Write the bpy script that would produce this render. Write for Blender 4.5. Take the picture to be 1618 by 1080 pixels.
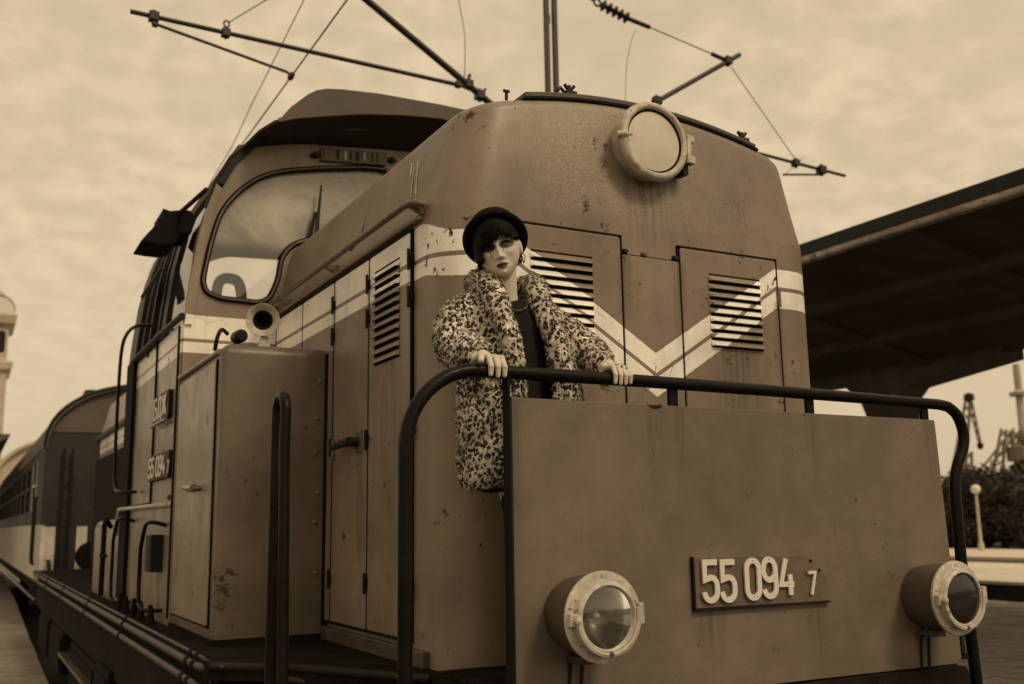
import bpy, bmesh, math, random
import numpy as np
from mathutils import Matrix, Vector, noise as mnoise
random.seed(7)
SC = bpy.context.scene
for o in list(bpy.data.objects): bpy.data.objects.remove(o)
C = SC.collection
R = math.radians

# ------------------------------------------------------------------ camera
cam = bpy.data.cameras.new('camera'); co = bpy.data.objects.new('camera', cam); C.objects.link(co)
SC.camera = co
pitch, roll, yaw = R(10.2), R(.93), R(28.5)
fw = Vector((math.sin(yaw)*math.cos(pitch), math.cos(yaw)*math.cos(pitch), math.sin(pitch)))
r0 = Vector((math.cos(yaw), -math.sin(yaw), 0)); u0 = r0.cross(fw)
rt = math.cos(roll)*r0 - math.sin(roll)*u0; up = math.sin(roll)*r0 + math.cos(roll)*u0
M = Matrix((rt, up, -fw)).transposed().to_4x4(); M.translation = (0, 0, 1.6)
co.matrix_world = M
cam.sensor_width = 36; cam.lens = 36*1588/1618
cam.clip_start = .05; cam.clip_end = 2000
cam.dof.use_dof = True; cam.dof.focus_distance = 4.2; cam.dof.aperture_fstop = 2.5

# ------------------------------------------------------------------ sky, sun, exposure
SUN_EL, SUN_AZ = R(47), R(160)       # azimuth clockwise from +Y: ahead right of the engine, behind the camera
W_ = bpy.data.worlds.new('World'); SC.world = W_; W_.use_nodes = True
nt = W_.node_tree; nd, lk = nt.nodes, nt.links; nd.clear()
def wn(t, **k):
    n = nd.new(t)
    for a, b in k.items(): setattr(n, a, b)
    return n
sky = wn('ShaderNodeTexSky', sky_type='NISHITA', sun_disc=False, sun_elevation=SUN_EL, sun_rotation=SUN_AZ, dust_density=4.0, air_density=1.5)
bw = wn('ShaderNodeRGBToBW'); lk.new(sky.outputs[0], bw.inputs[0])
tc = wn('ShaderNodeTexCoord'); sep = wn('ShaderNodeSeparateXYZ'); lk.new(tc.outputs['Generated'], sep.inputs[0])
def wm(op, a, b=None, c=None):
    n = wn('ShaderNodeMath', operation=op)
    for i, v in enumerate((a, b, c)):
        if v is None: continue
        if isinstance(v, (int, float)): n.inputs[i].default_value = v
        else: lk.new(v, n.inputs[i])
    return n.outputs[0]
zz = wm('ADD', wm('MAXIMUM', sep.outputs[2], 0.0), .22)
cmb = wn('ShaderNodeCombineXYZ'); lk.new(wm('DIVIDE', sep.outputs[0], zz), cmb.inputs[0]); lk.new(wm('DIVIDE', sep.outputs[1], zz), cmb.inputs[1])
def wnoise(scale, det, rough, dist=0):
    n = wn('ShaderNodeTexNoise'); n.inputs['Scale'].default_value = scale; n.inputs['Detail'].default_value = det
    n.inputs['Roughness'].default_value = rough; n.inputs['Distortion'].default_value = dist
    lk.new(cmb.outputs[0], n.inputs['Vector']); return n.outputs['Fac']
c1 = wnoise(13.0, 5, .55, .15); c2 = wnoise(3.2, 4, .55)
def wramp(v, lo, hi):
    n = wn('ShaderNodeMapRange'); n.interpolation_type = 'SMOOTHSTEP'
    n.inputs['From Min'].default_value = lo; n.inputs['From Max'].default_value = hi
    lk.new(v, n.inputs['Value']); return n.outputs[0]
cl = wm('MULTIPLY', wramp(c1, .30, .68), wramp(c2, .18, .66))
# cloud sheet: an overcast deck, lit evenly, thinner patches brighter; the clear sky glows through a little
lum = wm('ADD', wm('MULTIPLY', wm('MINIMUM', bw.outputs[0], 8.0), .24), wm('ADD', wm('MULTIPLY', wm('MULTIPLY', cl, wramp(sep.outputs[2], .02, .30)), 1.25), wm('ADD', 4.75, wm('MULTIPLY', wramp(sep.outputs[2], .0, .30), -.35))))
col = wn('ShaderNodeMix', data_type='RGBA', blend_type='MULTIPLY'); col.inputs['Factor'].default_value = 1
lk.new(lum, col.inputs['A']); col.inputs['B'].default_value = (1.0, .79, .515, 1)
bg = wn('ShaderNodeBackground'); bg.inputs['Strength'].default_value = .126
lk.new(col.outputs['Result'], bg.inputs['Color'])
wo = wn('ShaderNodeOutputWorld'); lk.new(bg.outputs[0], wo.inputs['Surface'])
sd = bpy.data.lights.new('sun', 'SUN'); sd.energy = 1.5; sd.angle = R(14); sd.color = (1.0, .82, .56)
so = bpy.data.objects.new('sun', sd); C.objects.link(so)
dv = Vector((math.sin(SUN_AZ)*math.cos(SUN_EL), math.cos(SUN_AZ)*math.cos(SUN_EL), math.sin(SUN_EL)))
so.rotation_euler = dv.to_track_quat('Z', 'Y').to_euler()
vs = SC.view_settings; vs.view_transform = 'Standard'; vs.look = 'None'; vs.exposure = 0; vs.gamma = 1; vs.use_curve_mapping = False
SC.render.engine = 'CYCLES'
SC.cycles.max_bounces = 6; SC.cycles.transparent_max_bounces = 12

# ------------------------------------------------------------------ shader helpers
class E_:
    """one shader value; arithmetic makes math nodes"""
    def __init__(s, mt, sock): s.mt, s.s = mt, sock
    def op(s, o, b=None, c=None): return s.mt.math(o, s, b, c)
    def __add__(s, b): return s.op('ADD', b)
    __radd__ = __add__
    def __mul__(s, b): return s.op('MULTIPLY', b)
    __rmul__ = __mul__
    def __sub__(s, b): return s.op('SUBTRACT', b)
    def __rsub__(s, b): return s.mt.math('SUBTRACT', b, s)
    def __truediv__(s, b): return s.op('DIVIDE', b)
class Mat:
    def __init__(s, name):
        s.m = bpy.data.materials.new(name); s.m.use_nodes = True
        s.n, s.l = s.m.node_tree.nodes, s.m.node_tree.links; s.n.clear()
        s.out = s.n.new('ShaderNodeOutputMaterial')
        s._pos = None
    def put(s, v, sock):
        if isinstance(v, E_): s.l.new(v.s, sock)
        elif isinstance(v, (tuple, list)): sock.default_value = (*v, 1) if len(v) == 3 and sock.type == 'RGBA' else v
        else: sock.default_value = v
    def math(s, o, a, b=None, c=None):
        n = s.n.new('ShaderNodeMath'); n.operation = o
        for i, v in enumerate((a, b, c)):
            if v is not None: s.put(v, n.inputs[i])
        return E_(s, n.outputs[0])
    def pos(s, obj=False):
        if obj:
            n = s.n.new('ShaderNodeTexCoord'); return E_(s, n.outputs['Object'])
        if s._pos is None: s._pos = E_(s, s.n.new('ShaderNodeNewGeometry').outputs['Position'])
        return s._pos
    def xyz(s, v):
        n = s.n.new('ShaderNodeSeparateXYZ'); s.put(v, n.inputs[0]); return [E_(s, n.outputs[i]) for i in range(3)]
    def scale(s, v, k):
        n = s.n.new('ShaderNodeVectorMath'); n.operation = 'MULTIPLY'; s.put(v, n.inputs[0]); n.inputs[1].default_value = k
        return E_(s, n.outputs[0])
    def noise(s, v, scale, det=4, rough=.55, dist=0):
        n = s.n.new('ShaderNodeTexNoise'); s.put(v, n.inputs['Vector'])
        n.inputs['Scale'].default_value = scale; n.inputs['Detail'].default_value = det
        n.inputs['Roughness'].default_value = rough; n.inputs['Distortion'].default_value = dist
        return E_(s, n.outputs['Fac'])
    def voro(s, v, scale, feat='F1', rnd=1, out='Distance'):
        n = s.n.new('ShaderNodeTexVoronoi'); n.feature = feat; s.put(v, n.inputs['Vector'])
        n.inputs['Scale'].default_value = scale; n.inputs['Randomness'].default_value = rnd
        return E_(s, n.outputs[out])
    def ramp(s, v, lo, hi, a=0., b=1.):
        n = s.n.new('ShaderNodeMapRange'); n.interpolation_type = 'SMOOTHSTEP'; s.put(v, n.inputs['Value'])
        for k, x in (('From Min', lo), ('From Max', hi), ('To Min', a), ('To Max', b)): s.put(x, n.inputs[k])
        return E_(s, n.outputs[0])
    def mix(s, f, a, b):
        n = s.n.new('ShaderNodeMix'); n.data_type = 'RGBA'; s.put(f, n.inputs['Factor'])
        s.put(a, n.inputs['A']); s.put(b, n.inputs['B']); return E_(s, n.outputs['Result'])
    def mul(s, a, k):
        n = s.n.new('ShaderNodeMix'); n.data_type = 'RGBA'; n.blend_type = 'MULTIPLY'; n.inputs['Factor'].default_value = 1
        s.put(a, n.inputs['A']); s.put(k, n.inputs['B']); return E_(s, n.outputs['Result'])
    def bump(s, h, strength=.3, dist=.01):
        n = s.n.new('ShaderNodeBump'); n.inputs['Strength'].default_value = strength; n.inputs['Distance'].default_value = dist
        s.put(h, n.inputs['Height']); return E_(s, n.outputs[0])
    def bsdf(s, col, rough=.5, metal=0., spec=.5, normal=None, **k):
        n = s.n.new('ShaderNodeBsdfPrincipled'); s.put(col, n.inputs['Base Color']); s.put(rough, n.inputs['Roughness'])
        s.put(metal, n.inputs['Metallic']); s.put(spec, n.inputs['Specular IOR Level'])
        if normal: s.put(normal, n.inputs['Normal'])
        for a, b in k.items(): s.put(b, n.inputs[a])
        return E_(s, n.outputs[0])
    def done(s, sh): s.l.new(sh.s, s.out.inputs['Surface']); return s.m

WHITE = (.95, .91, .83)
def paint(name, base, stripes=False, rough=.42, chips=1., streak=.16, speck=0., rust=(.035, .022, .015), obj=False, white=WHITE, stains=()):
    m = Mat(name); p = m.pos(obj)
    x, y, z = m.xyz(p)
    big = m.noise(p, 1.7, 5, .6); med = m.noise(p, 7, 5, .6)
    st = m.noise(m.scale(p, (9, 9, .55)), 1, 6, .7, .35)
    c = base
    if stripes:
        s = m.ramp(y, 3.85, 4.15)
        vd = m.math('MAXIMUM', 1.0 - m.math('ABSOLUTE', x - 2.84)/.79, 0.0)*.5
        zp = z + vd
        lo, hi, ln = 2.672 + s*.045, 2.880 + s*.085, 2.774 + s*.025
        edge = (m.noise(p, 60, 2) - .5)*.006
        inb = m.math('MULTIPLY', m.math('GREATER_THAN', zp + edge, lo), m.math('LESS_THAN', zp + edge, hi))
        lin = m.math('LESS_THAN', m.math('ABSOLUTE', zp - ln), .011)
        band = inb*(1.0 - lin)
        wear = m.ramp(st + (med - .5)*.6, .60, .82)*m.ramp(y, 4.3, 5.4, .12, .8)
        c = m.mix(band*(1.0 - wear), c, white)
    tone = m.ramp(big, .25, .75, .76, 1.16)*m.ramp(med, .2, .8, .90, 1.08)*m.ramp(st, .42, .78, 1.0, 1.0 - streak)
    c = m.mul(c, tone)
    if speck:
        sp = m.noise(p, 150, 3, .7)
        c = m.mul(c, m.ramp(sp, .3, .75, 1.0 - speck, 1.0 + speck))
        pale = m.ramp(m.noise(p, 165, 3, .75), .47, .66)*m.ramp(z, 2.93, 3.12)*m.ramp(m.noise(p, 1.3, 3), .36, .60)*m.ramp(x, 2.0, 2.2)*m.ramp(x, 2.7, 3.6, 1., .25)
        c = m.mix(m.math('MINIMUM', pale*1.05*speck*10, 1.), c, (.44, .375, .30))
    ch = m.noise(p, 19, 6, .68, .4); cm = m.noise(p, 2.3, 3, .5)
    chip = m.ramp(ch + (cm - .5)*.55*chips, .668, .70)*min(1., chips)
    vein = m.ramp(m.voro(m.scale(p, (1, 1, .8)), 9, 'DISTANCE_TO_EDGE'), .0, .012, 1., 0.)*m.ramp(m.noise(p, 3.1, 3), .56, .66)*.8*min(1., chips)
    c = m.mix(m.math('MAXIMUM', chip, vein), c, rust)
    for ax, c0, wd, zt, ln, stg in stains:       # rust and soot runs below fittings
        q = {'x': x, 'y': y}[ax] - c0 + (m.noise(m.scale(p, (1, 1, 2.5)), 5, 2) - .5)*wd*.5
        g = m.ramp(m.math('ABSOLUTE', q), wd*.25, wd, 1., 0.)*m.ramp(z, zt - ln, zt - ln*.1, 0., 1.)*m.math('LESS_THAN', z, zt)
        c = m.mix(g*m.ramp(m.noise(m.scale(p, (45, 45, 1.5)), 1, 4, .65), .34, .66)*stg, c, rust)
    drip = m.ramp(m.noise(m.scale(p, (38, 38, 1.1)), 1, 3, .6, .2), .63, .76)*m.ramp(m.noise(p, 2.9, 4, .6), .48, .68)*(.22 + streak)
    c = m.mix(drip, c, rust)
    vn = m.n.new('ShaderNodeTexVoronoi'); m.put(p, vn.inputs['Vector']); vn.inputs['Scale'].default_value = 11
    cell = m.xyz(E_(m, vn.outputs['Color']))
    dot = m.ramp(E_(m, vn.outputs['Distance']) + (m.noise(p, 90, 3) - .5)*.10, .035, .075, 1., 0.)*m.math('GREATER_THAN', cell[0], .68)
    c = m.mix(dot*.8, c, rust)
    pit = m.ramp(m.noise(p, 75, 4, .7), .66, .72)*m.ramp(m.noise(p, 3.7, 3), .42, .62)*.55
    c = m.mix(pit, c, rust)
    dust = m.ramp(m.noise(p, 4.5, 6, .7), .5, .8)*.10
    c = m.mix(dust, c, (.36, .30, .24))
    rg = m.ramp(med, .2, .8, rough - .08, rough + .14)
    h = m.noise(p, 1.3, 3)*.8 + m.noise(p, 9, 3)*.10 - chip*.05 + m.noise(p, 120, 2)*.012
    return m.done(m.bsdf(c, rg, 0, .45, m.bump(h, .40, .02)))
def plain(name, col, rough=.6, metal=0., var=.25, bump=.15, scale=14, spec=.4, obj=False, flake=None):
    m = Mat(name); p = m.pos(obj)
    n1 = m.noise(p, scale, 6, .65); n2 = m.noise(p, scale*.17, 4, .5)
    c = m.mul(col, m.ramp(n1, .2, .8, 1 - var, 1 + var)*m.ramp(n2, .25, .75, 1 - var*.7, 1 + var*.5))
    if flake:
        f = m.ramp(m.noise(p, scale*2.2, 6, .7, .5) + (n2 - .5)*.5, .64, .69)
        c = m.mix(f, c, flake)
    return m.done(m.bsdf(c, m.ramp(n1, .2, .8, max(.05, rough - .1), min(1, rough + .1)), metal, spec, m.bump(n1, bump, .01)))
BROWN = (.232, .179, .134)
ST_H = [('x', 2.33, .22, 2.44, .8, .6), ('x', 3.35, .22, 2.44, .8, .5), ('x', 2.83, .20, 3.25, .5, .5), ('x', 2.68, .05, 2.84, .5, .6), ('x', 3.0, .05, 2.84, .6, .6), ('x', 3.636, .04, 2.7, .9, .6), ('y', 4.53, .25, 2.38, .9, .5), ('y', 4.9, .05, 1.99, .7, .8), ('y', 4.228, .05, 2.9, 1.6, .5), ('y', 4.782, .04, 2.9, 1.6, .5), ('y', 5.338, .05, 2.9, 1.7, .6)]
ST_P = [('x', 1.955, .06, 1.13, .22, .9), ('x', 3.77, .06, 1.11, .2, .9), ('x', 2.60, .10, 1.25, .25, .45), ('x', 3.15, .08, 1.25, .25, .45), ('x', 2.37, .07, 2.04, .5, .4), ('x', 3.94, .05, 2.04, .5, .5), ('x', 3.21, .06, 2.05, .45, .45), ('x', 2.475, .05, 2.05, .4, .45), ('x', 1.74, .04, 2.04, 1.0, .4)]
MT = {}
MT['paint'] = paint('engine paint', BROWN, True, speck=.10, stains=ST_H)
MT['panel'] = paint('front plate paint', (.170, .131, .098), chips=.5, streak=.07, speck=.10, rough=.48, stains=ST_P)
MT['cream'] = plain('pale worn gutter', (.34, .30, .25), .7, 0, .5, .2, 5, .2, flake=(.06, .05, .04))
MT['box'] = paint('locker paint', (.138, .106, .079), chips=1.35, streak=.10, speck=.06, rough=.36)
MT['cab'] = paint('cab paint', (.265, .206, .154), True, chips=1.05, streak=.22, rough=.30)
MT['shell'] = paint('lamp shell paint', (.082, .062, .046), chips=.8, rough=.4)
MT['black'] = plain('black paint', (.011, .0092, .008), .5, 0, .35, .15, 22, .25)
MT['rubber'] = plain('black rubber', (.008, .0067, .006), .85, 0, .2, .1, 40, .15)
MT['rail'] = plain('black handrail paint', (.0085, .007, .006), .34, 0, .3, .12, 26, .12, flake=(.02, .015, .011))
MT['dark'] = plain('grimy underframe', (.013, .0108, .009), .8, 0, .5, .5, 9, .08, flake=(.030, .024, .019))
MT['deck'] = plain('footplate steel', (.0125, .0102, .0085), .9, 0, .5, .5, 11, .06, flake=(.030, .024, .018))
MT['pipe'] = plain('grey pipe', (.026, .021, .017), .45, .1, .35, .2, 15, .4)
MT['nosing'] = plain('scuffed step edge', (.02, .016, .013), .7, 0, .5, .4, 7, .2, flake=(.26, .22, .17))
MT['white'] = plain('worn white enamel', (.50, .452, .382), .5, 0, .30, .3, 24, .3, flake=(.13, .10, .075))
MT['digit'] = plain('white numerals', (.70, .66, .59), .55, 0, .06, .1, 60, flake=(.5, .45, .4))
MT['steel'] = plain('worn steel', (.33, .29, .24), .34, .9, .3, .2, 30)
MT['plate'] = plain('number plate', (.135, .103, .077), .5, 0, .2, .2, 20)
MT['under'] = plain('shade-painted roof underside', (.019, .0155, .013), .8, 0, .4, .3, 8)  # near-black tone paints the shade under the roof overhang
MT['roof'] = plain('cab roof sheet', (.085, .067, .051), .6, 0, .3, .3, 10, flake=(.05, .038, .03))
MT['inside'] = plain('cab lining', (.11, .088, .066), .8, 0, .25, .2, 6)
def mk_glass(name, dust=.3, tint=(.9, .9, .88), gl=.25, dcol=(.60, .555, .48), zlo=None):
    m = Mat(name); p = m.pos()
    t = m.n.new('ShaderNodeBsdfTransparent'); t.inputs[0].default_value = (*tint, 1)
    g = m.n.new('ShaderNodeBsdfGlossy'); g.inputs['Roughness'].default_value = .03; g.inputs[0].default_value = (1, 1, 1, 1)
    d = m.n.new('ShaderNodeBsdfDiffuse'); d.inputs[0].default_value = (*dcol, 1)
    fr = m.n.new('ShaderNodeFresnel'); fr.inputs[0].default_value = 1.5
    a = m.n.new('ShaderNodeMixShader'); m.put(E_(m, fr.outputs[0])*(1.0) + gl*.25, a.inputs[0]); m.l.new(t.outputs[0], a.inputs[1]); m.l.new(g.outputs[0], a.inputs[2])
    b = m.n.new('ShaderNodeMixShader')
    fac = m.ramp(m.noise(p, 2.4, 6, .65, .6), .3, .75, dust*.35, dust*1.5)
    if zlo: fac = fac*m.ramp(m.xyz(p)[2], zlo, zlo + .12, .02, 1.)      # pale sky reflection painted with the dust above, lower strip left clear
    m.put(fac, b.inputs[0]); m.l.new(a.outputs[0], b.inputs[1]); m.l.new(d.outputs[0], b.inputs[2])
    return m.done(E_(m, b.outputs[0]))
MT['glass'] = mk_glass('cab glass with dust and painted reflection', .62, (.98, .98, .97), .12, zlo=3.42)  # dust layer also carries the milky sky reflection of the upper pane
MT['sglass'] = mk_glass('cab side glass', .02, (.98, .98, .97), gl=.02)
MT['lens'] = mk_glass('lamp glass', .05, (.8, .8, .78), .2)
MT['frost'] = plain('frosted lamp glass', (.62, .565, .475), .55, 0, .12, .05, 8, .7)
MT['mirror'] = plain('lamp reflector', (.36, .33, .28), .32, 1, .1, .03, 8)
MT['darklens'] = plain('dark lamp glass', (.018, .014, .012), .06, 0, .2, .02, 8, .6)
MT['palestrip'] = plain('pale platform surface', (.58, .52, .44), .85, 0, .15, .2, 2)
MT['concrete'] = plain('platform concrete', (.17, .145, .115), .85, 0, .3, .4, 7)
MT['slab'] = plain('paving slab', (.22, .187, .15), .8, 0, .35, .5, 9, flake=(.14, .115, .09))
MT['ballast'] = plain('oily ballast', (.032, .026, .021), .9, 0, .7, 1., 25)
MT['canopy'] = plain('canopy soffit', (.105, .090, .077), .9, 0, .3, .2, 2, .1)
MT['stone'] = plain('pale stone', (.46, .39, .31), .85, 0, .2, .3, .6)
MT['wire'] = plain('wire and tube', (.018, .014, .011), .5, 0, .2, .1, 30)
MT['mast'] = plain('mast steel', (.055, .042, .032), .55, 0, .3, .2, 12)
MT['galv'] = plain('insulator clay', (.03, .022, .017), .3, 0, .2, .1, 30)

# ------------------------------------------------------------------ mesh helpers
W = {}                      # world matrix of every object made here
def reg(o, parent=None, mat=None):
    mw = mat or Matrix.Identity(4); W[o] = mw
    C.objects.link(o)
    if parent is not None:
        o.parent = parent; o.matrix_parent_inverse = W[parent].inverted()
    if mat is not None: o.matrix_basis = mat
    return o
def tag(o, label, cat, group=None, kind=None):
    if label: o['label'] = label
    if cat: o['category'] = cat
    if group: o['group'] = group
    if kind: o['kind'] = kind
    return o
def thing(name, loc, label, cat, group=None):
    o = bpy.data.objects.new(name, None); o.empty_display_size = .2
    reg(o, None, Matrix.Translation(loc)); return tag(o, label, cat, group)
class MB:
    def __init__(s): s.v, s.f, s.mi = [], [], []
    def add(s, v, f, mi=0):
        k = len(s.v); s.v += [tuple(p) for p in v]; s.f += [tuple(i + k for i in q) for q in f]; s.mi += [mi]*len(f); return s
    def box(s, x0, x1, y0, y1, z0, z1, mi=0):
        v = [(x, y, z) for z in (z0, z1) for y in (y0, y1) for x in (x0, x1)]
        return s.add(v, [(0, 2, 3, 1), (4, 5, 7, 6), (0, 1, 5, 4), (2, 6, 7, 3), (0, 4, 6, 2), (1, 3, 7, 5)], mi)
    def prism(s, poly, axis, a, b, mi=0, cap=True):
        """poly in the two other axes in xyz order, extruded along axis from a to b"""
        def P(u, w, t): return {'x': (t, u, w), 'y': (u, t, w), 'z': (u, w, t)}[axis]
        n = len(poly); v = [P(u, w, a) for u, w in poly] + [P(u, w, b) for u, w in poly]
        f = [(i, (i + 1) % n, (i + 1) % n + n, i + n) for i in range(n)]
        if cap: f += [tuple(range(n))[::-1], tuple(range(n, 2*n))]
        return s.add(v, f, mi)
    def tube(s, path, r, seg=10, mi=0, close=False, caps=True):
        P = [Vector(p) for p in path]; n = len(P)
        rr = r if isinstance(r, (list, tuple)) else [r]*n
        T = []
        for i in range(n):
            a = P[(i - 1) % n] if (i or close) else P[0]; b = P[(i + 1) % n] if (i < n - 1 or close) else P[-1]
            T.append((b - a).normalized())
        u = T[0].orthogonal().normalized(); v = []
        for i in range(n):
            u = (u - T[i]*u.dot(T[i])).normalized(); w = T[i].cross(u)
            v += [tuple(P[i] + (u*math.cos(t) + w*math.sin(t))*rr[i]) for t in (2*math.pi*k/seg for k in range(seg))]
        f = []
        for i in range(n if close else n - 1):
            j = (i + 1) % n
            f += [(i*seg + k, i*seg + (k + 1) % seg, j*seg + (k + 1) % seg, j*seg + k) for k in range(seg)]
        if caps and not close: f += [tuple(range(seg))[::-1], tuple(range((n - 1)*seg, n*seg))]
        return s.add(v, f, mi)
    def lathe(s, prof, c, axis=(0, -1, 0), seg=40, mi=0, cap=(False, False)):
        """prof = (radius, distance along axis from c)"""
        A = Vector(axis).normalized(); u = A.orthogonal().normalized(); w = A.cross(u); c = Vector(c); v = []
        for r, h in prof:
            v += [tuple(c + A*h + (u*math.cos(t) + w*math.sin(t))*r) for t in (2*math.pi*k/seg for k in range(seg))]
        f = []
        for i in range(len(prof) - 1):
            f += [(i*seg + k, i*seg + (k + 1) % seg, (i + 1)*seg + (k + 1) % seg, (i + 1)*seg + k) for k in range(seg)]
        n = len(prof)
        if cap[0]: f.append(tuple(range(seg))[::-1])
        if cap[1]: f.append(tuple(range((n - 1)*seg, n*seg)))
        return s.add(v, f, mi)
    def loft(s, rings, close=True, caps=True, mi=0):
        n = len(rings[0]); v = [p for r in rings for p in r]; f = []
        for i in range(len(rings) - 1):
            for k in range(n if close else n - 1):
                f.append((i*n + k, i*n + (k + 1) % n, (i + 1)*n + (k + 1) % n, (i + 1)*n + k))
        if caps and close: f += [tuple(range(n))[::-1], tuple(range((len(rings) - 1)*n, len(rings)*n))]
        return s.add(v, f, mi)
    def mesh(s, name, mats, smooth=None):
        me = bpy.data.meshes.new(name); me.from_pydata(s.v, [], s.f)
        for m in (mats if isinstance(mats, (list, tuple)) else [mats]): me.materials.append(MT[m] if isinstance(m, str) else m)
        if any(s.mi): me.polygons.foreach_set('material_index', s.mi)
        bm = bmesh.new(); bm.from_mesh(me); bmesh.ops.recalc_face_normals(bm, faces=bm.faces); bm.to_mesh(me); bm.free()
        if smooth is not None:
            me.polygons.foreach_set('use_smooth', [True]*len(me.polygons)); me.set_sharp_from_angle(angle=R(smooth))
        return me
    def build(s, name, mats, parent=None, smooth=None, bevel=0, seg=2, mat=None):
        o = bpy.data.objects.new(name, s.mesh(name, mats, smooth)); reg(o, parent, mat)
        if bevel:
            b = o.modifiers.new('bevel', 'BEVEL'); b.width = bevel; b.segments = seg; b.limit_method = 'ANGLE'; b.angle_limit = R(40)
        return o
def inst(name, me, mat, parent=None):
    o = bpy.data.objects.new(name, me); return reg(o, parent, mat)
def smooth_path(pts, n=8):
    """Catmull-Rom through pts"""
    P = [Vector(p) for p in pts]; out = []
    for i in range(len(P) - 1):
        a, b, c, d = P[max(i - 1, 0)], P[i], P[i + 1], P[min(i + 2, len(P) - 1)]
        for k in range(n):
            t = k/n; out.append(.5*((2*b) + (c - a)*t + (2*a - 5*b + 4*c - d)*t*t + (3*b - a - 3*c + d)*t**3))
    return out + [P[-1]]
def round_poly(pts, r=.05, n=5):
    out = []; k = len(pts)
    for i in range(k):
        p = Vector(pts[i]); a = Vector(pts[i - 1]) - p; b = Vector(pts[(i + 1) % k]) - p
        rr = min(r, a.length*.45, b.length*.45); s, e = p + a.normalized()*rr, p + b.normalized()*rr
        for j in range(n + 1):
            t = j/n; out.append(tuple(s*(1 - t)**2 + p*2*t*(1 - t) + e*t*t))
    return out
def holed(outer, holes, axis, t, thick, name, mats, parent, bevel=0):
    """flat plate with openings: outline and holes in the two other axes, at t on axis, thickened by thick"""
    bm = bmesh.new(); E = []
    def P(u, w): return {'x': (t, u, w), 'y': (u, t, w), 'z': (u, w, t)}[axis]
    for loop in [outer] + holes:
        vs_ = [bm.verts.new(P(*p)) for p in loop]
        E += [bm.edges.new((vs_[i], vs_[(i + 1) % len(vs_)])) for i in range(len(vs_))]
    bmesh.ops.triangle_fill(bm, use_beauty=True, use_dissolve=False, edges=E)
    r = bmesh.ops.extrude_face_region(bm, geom=list(bm.faces))
    d = Vector({'x': (thick, 0, 0), 'y': (0, thick, 0), 'z': (0, 0, thick)}[axis])
    for v in r['geom']:
        if isinstance(v, bmesh.types.BMVert): v.co += d
    bmesh.ops.recalc_face_normals(bm, faces=bm.faces)
    me = bpy.data.meshes.new(name); bm.to_mesh(me); bm.free()
    for m in (mats if isinstance(mats, (list, tuple)) else [mats]): me.materials.append(MT[m])
    o = bpy.data.objects.new(name, me); return reg(o, parent)
# stroked lettering: centre lines on a 1 x .56 field, cut to outlines of real thickness
def arc(cx, cy, rx, ry, a0, a1, n=10):
    return [(cx + rx*math.cos(R(a0 + (a1 - a0)*i/n)), cy + ry*math.sin(R(a0 + (a1 - a0)*i/n))) for i in range(n + 1)]
GL = {
 '0': [arc(.22, .78, .22, .22, 0, 180) + arc(.22, .22, .22, .22, 180, 360) + [(.44, .78)]],
 '5': [[(.46, 1), (.03, 1), (.03, .54), (.22, .60)] + arc(.22, .38, .22, .22, 90, 0, 6) + arc(.22, .22, .22, .22, 0, -180, 10)],
 '9': [arc(.22, .72, .22, .28, -30, 330, 22), [(.44, .72), (.44, .22)] + arc(.22, .22, .22, .22, 0, -170, 10)],
 '4': [[(.24, 1.0), (.02, .30), (.50, .30)], [(.37, .56), (.37, 0)]],
 '7': [[(.0, 1), (.44, 1), (.16, 0)]],
 'Б': [[(.42, 1), (.03, 1), (.03, 0), (.24, 0)] + arc(.24, .28, .2, .28, -90, 90, 8) + [(.03, .56)]],
 'Д': [[(.0, -.16), (.0, .04), (.50, .04), (.50, -.16)], [(.08, .04), (.12, 1), (.42, 1), (.42, .04)]],
 'Ж': [[(.30, 1), (.30, 0)], [(.0, 1), (.20, .5), (.60, 1)], [(.0, 0), (.20, .5), (.40, .5), (.60, 0)], [(.40, .5), (.60, 1)]],
}
def glyph(mb, ch, place, h, wd, depth):
    """place(u, v, d) -> world point; u right, v up, d towards the reader"""
    for pi_, path in enumerate(GL[ch]):
        lift = .0007*pi_
        P = [Vector((a*h, b*h)) for a, b in path]
        P = [p for i, p in enumerate(P) if i == 0 or (p - P[i - 1]).length > 1e-5]
        Lf, Rt = [], []; n = len(P)
        for i in range(n):
            t0 = (P[i] - P[i - 1]).normalized() if i else (P[1] - P[0]).normalized()
            t1 = (P[i + 1] - P[i]).normalized() if i < n - 1 else t0
            b = (t0 + t1)
            b = b.normalized() if b.length > 1e-4 else t0
            nn = Vector((-b.y, b.x)); k = min(1.45, 1/max(.5, nn.dot(Vector((-t0.y, t0.x)))))
            Lf.append(P[i] + nn*wd*h*.5*k); Rt.append(P[i] - nn*wd*h*.5*k)
        v = []; f = []
        for i in range(n):
            for q in (Lf[i], Rt[i]):
                v.append(place(q.x, q.y, lift)); v.append(place(q.x, q.y, depth + lift))
        for i in range(n - 1):
            a = 4*i; b = a + 4
            f += [(a + 1, b + 1, b + 3, a + 3), (a, a + 1, b + 1, b), (a + 2, b + 2, b + 3, a + 3), (a, b, b + 2, a + 2)]
        f += [(0, 2, 3, 1), (4*n - 4, 4*n - 3, 4*n - 1, 4*n - 2)]
        mb.add(v, f)
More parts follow.
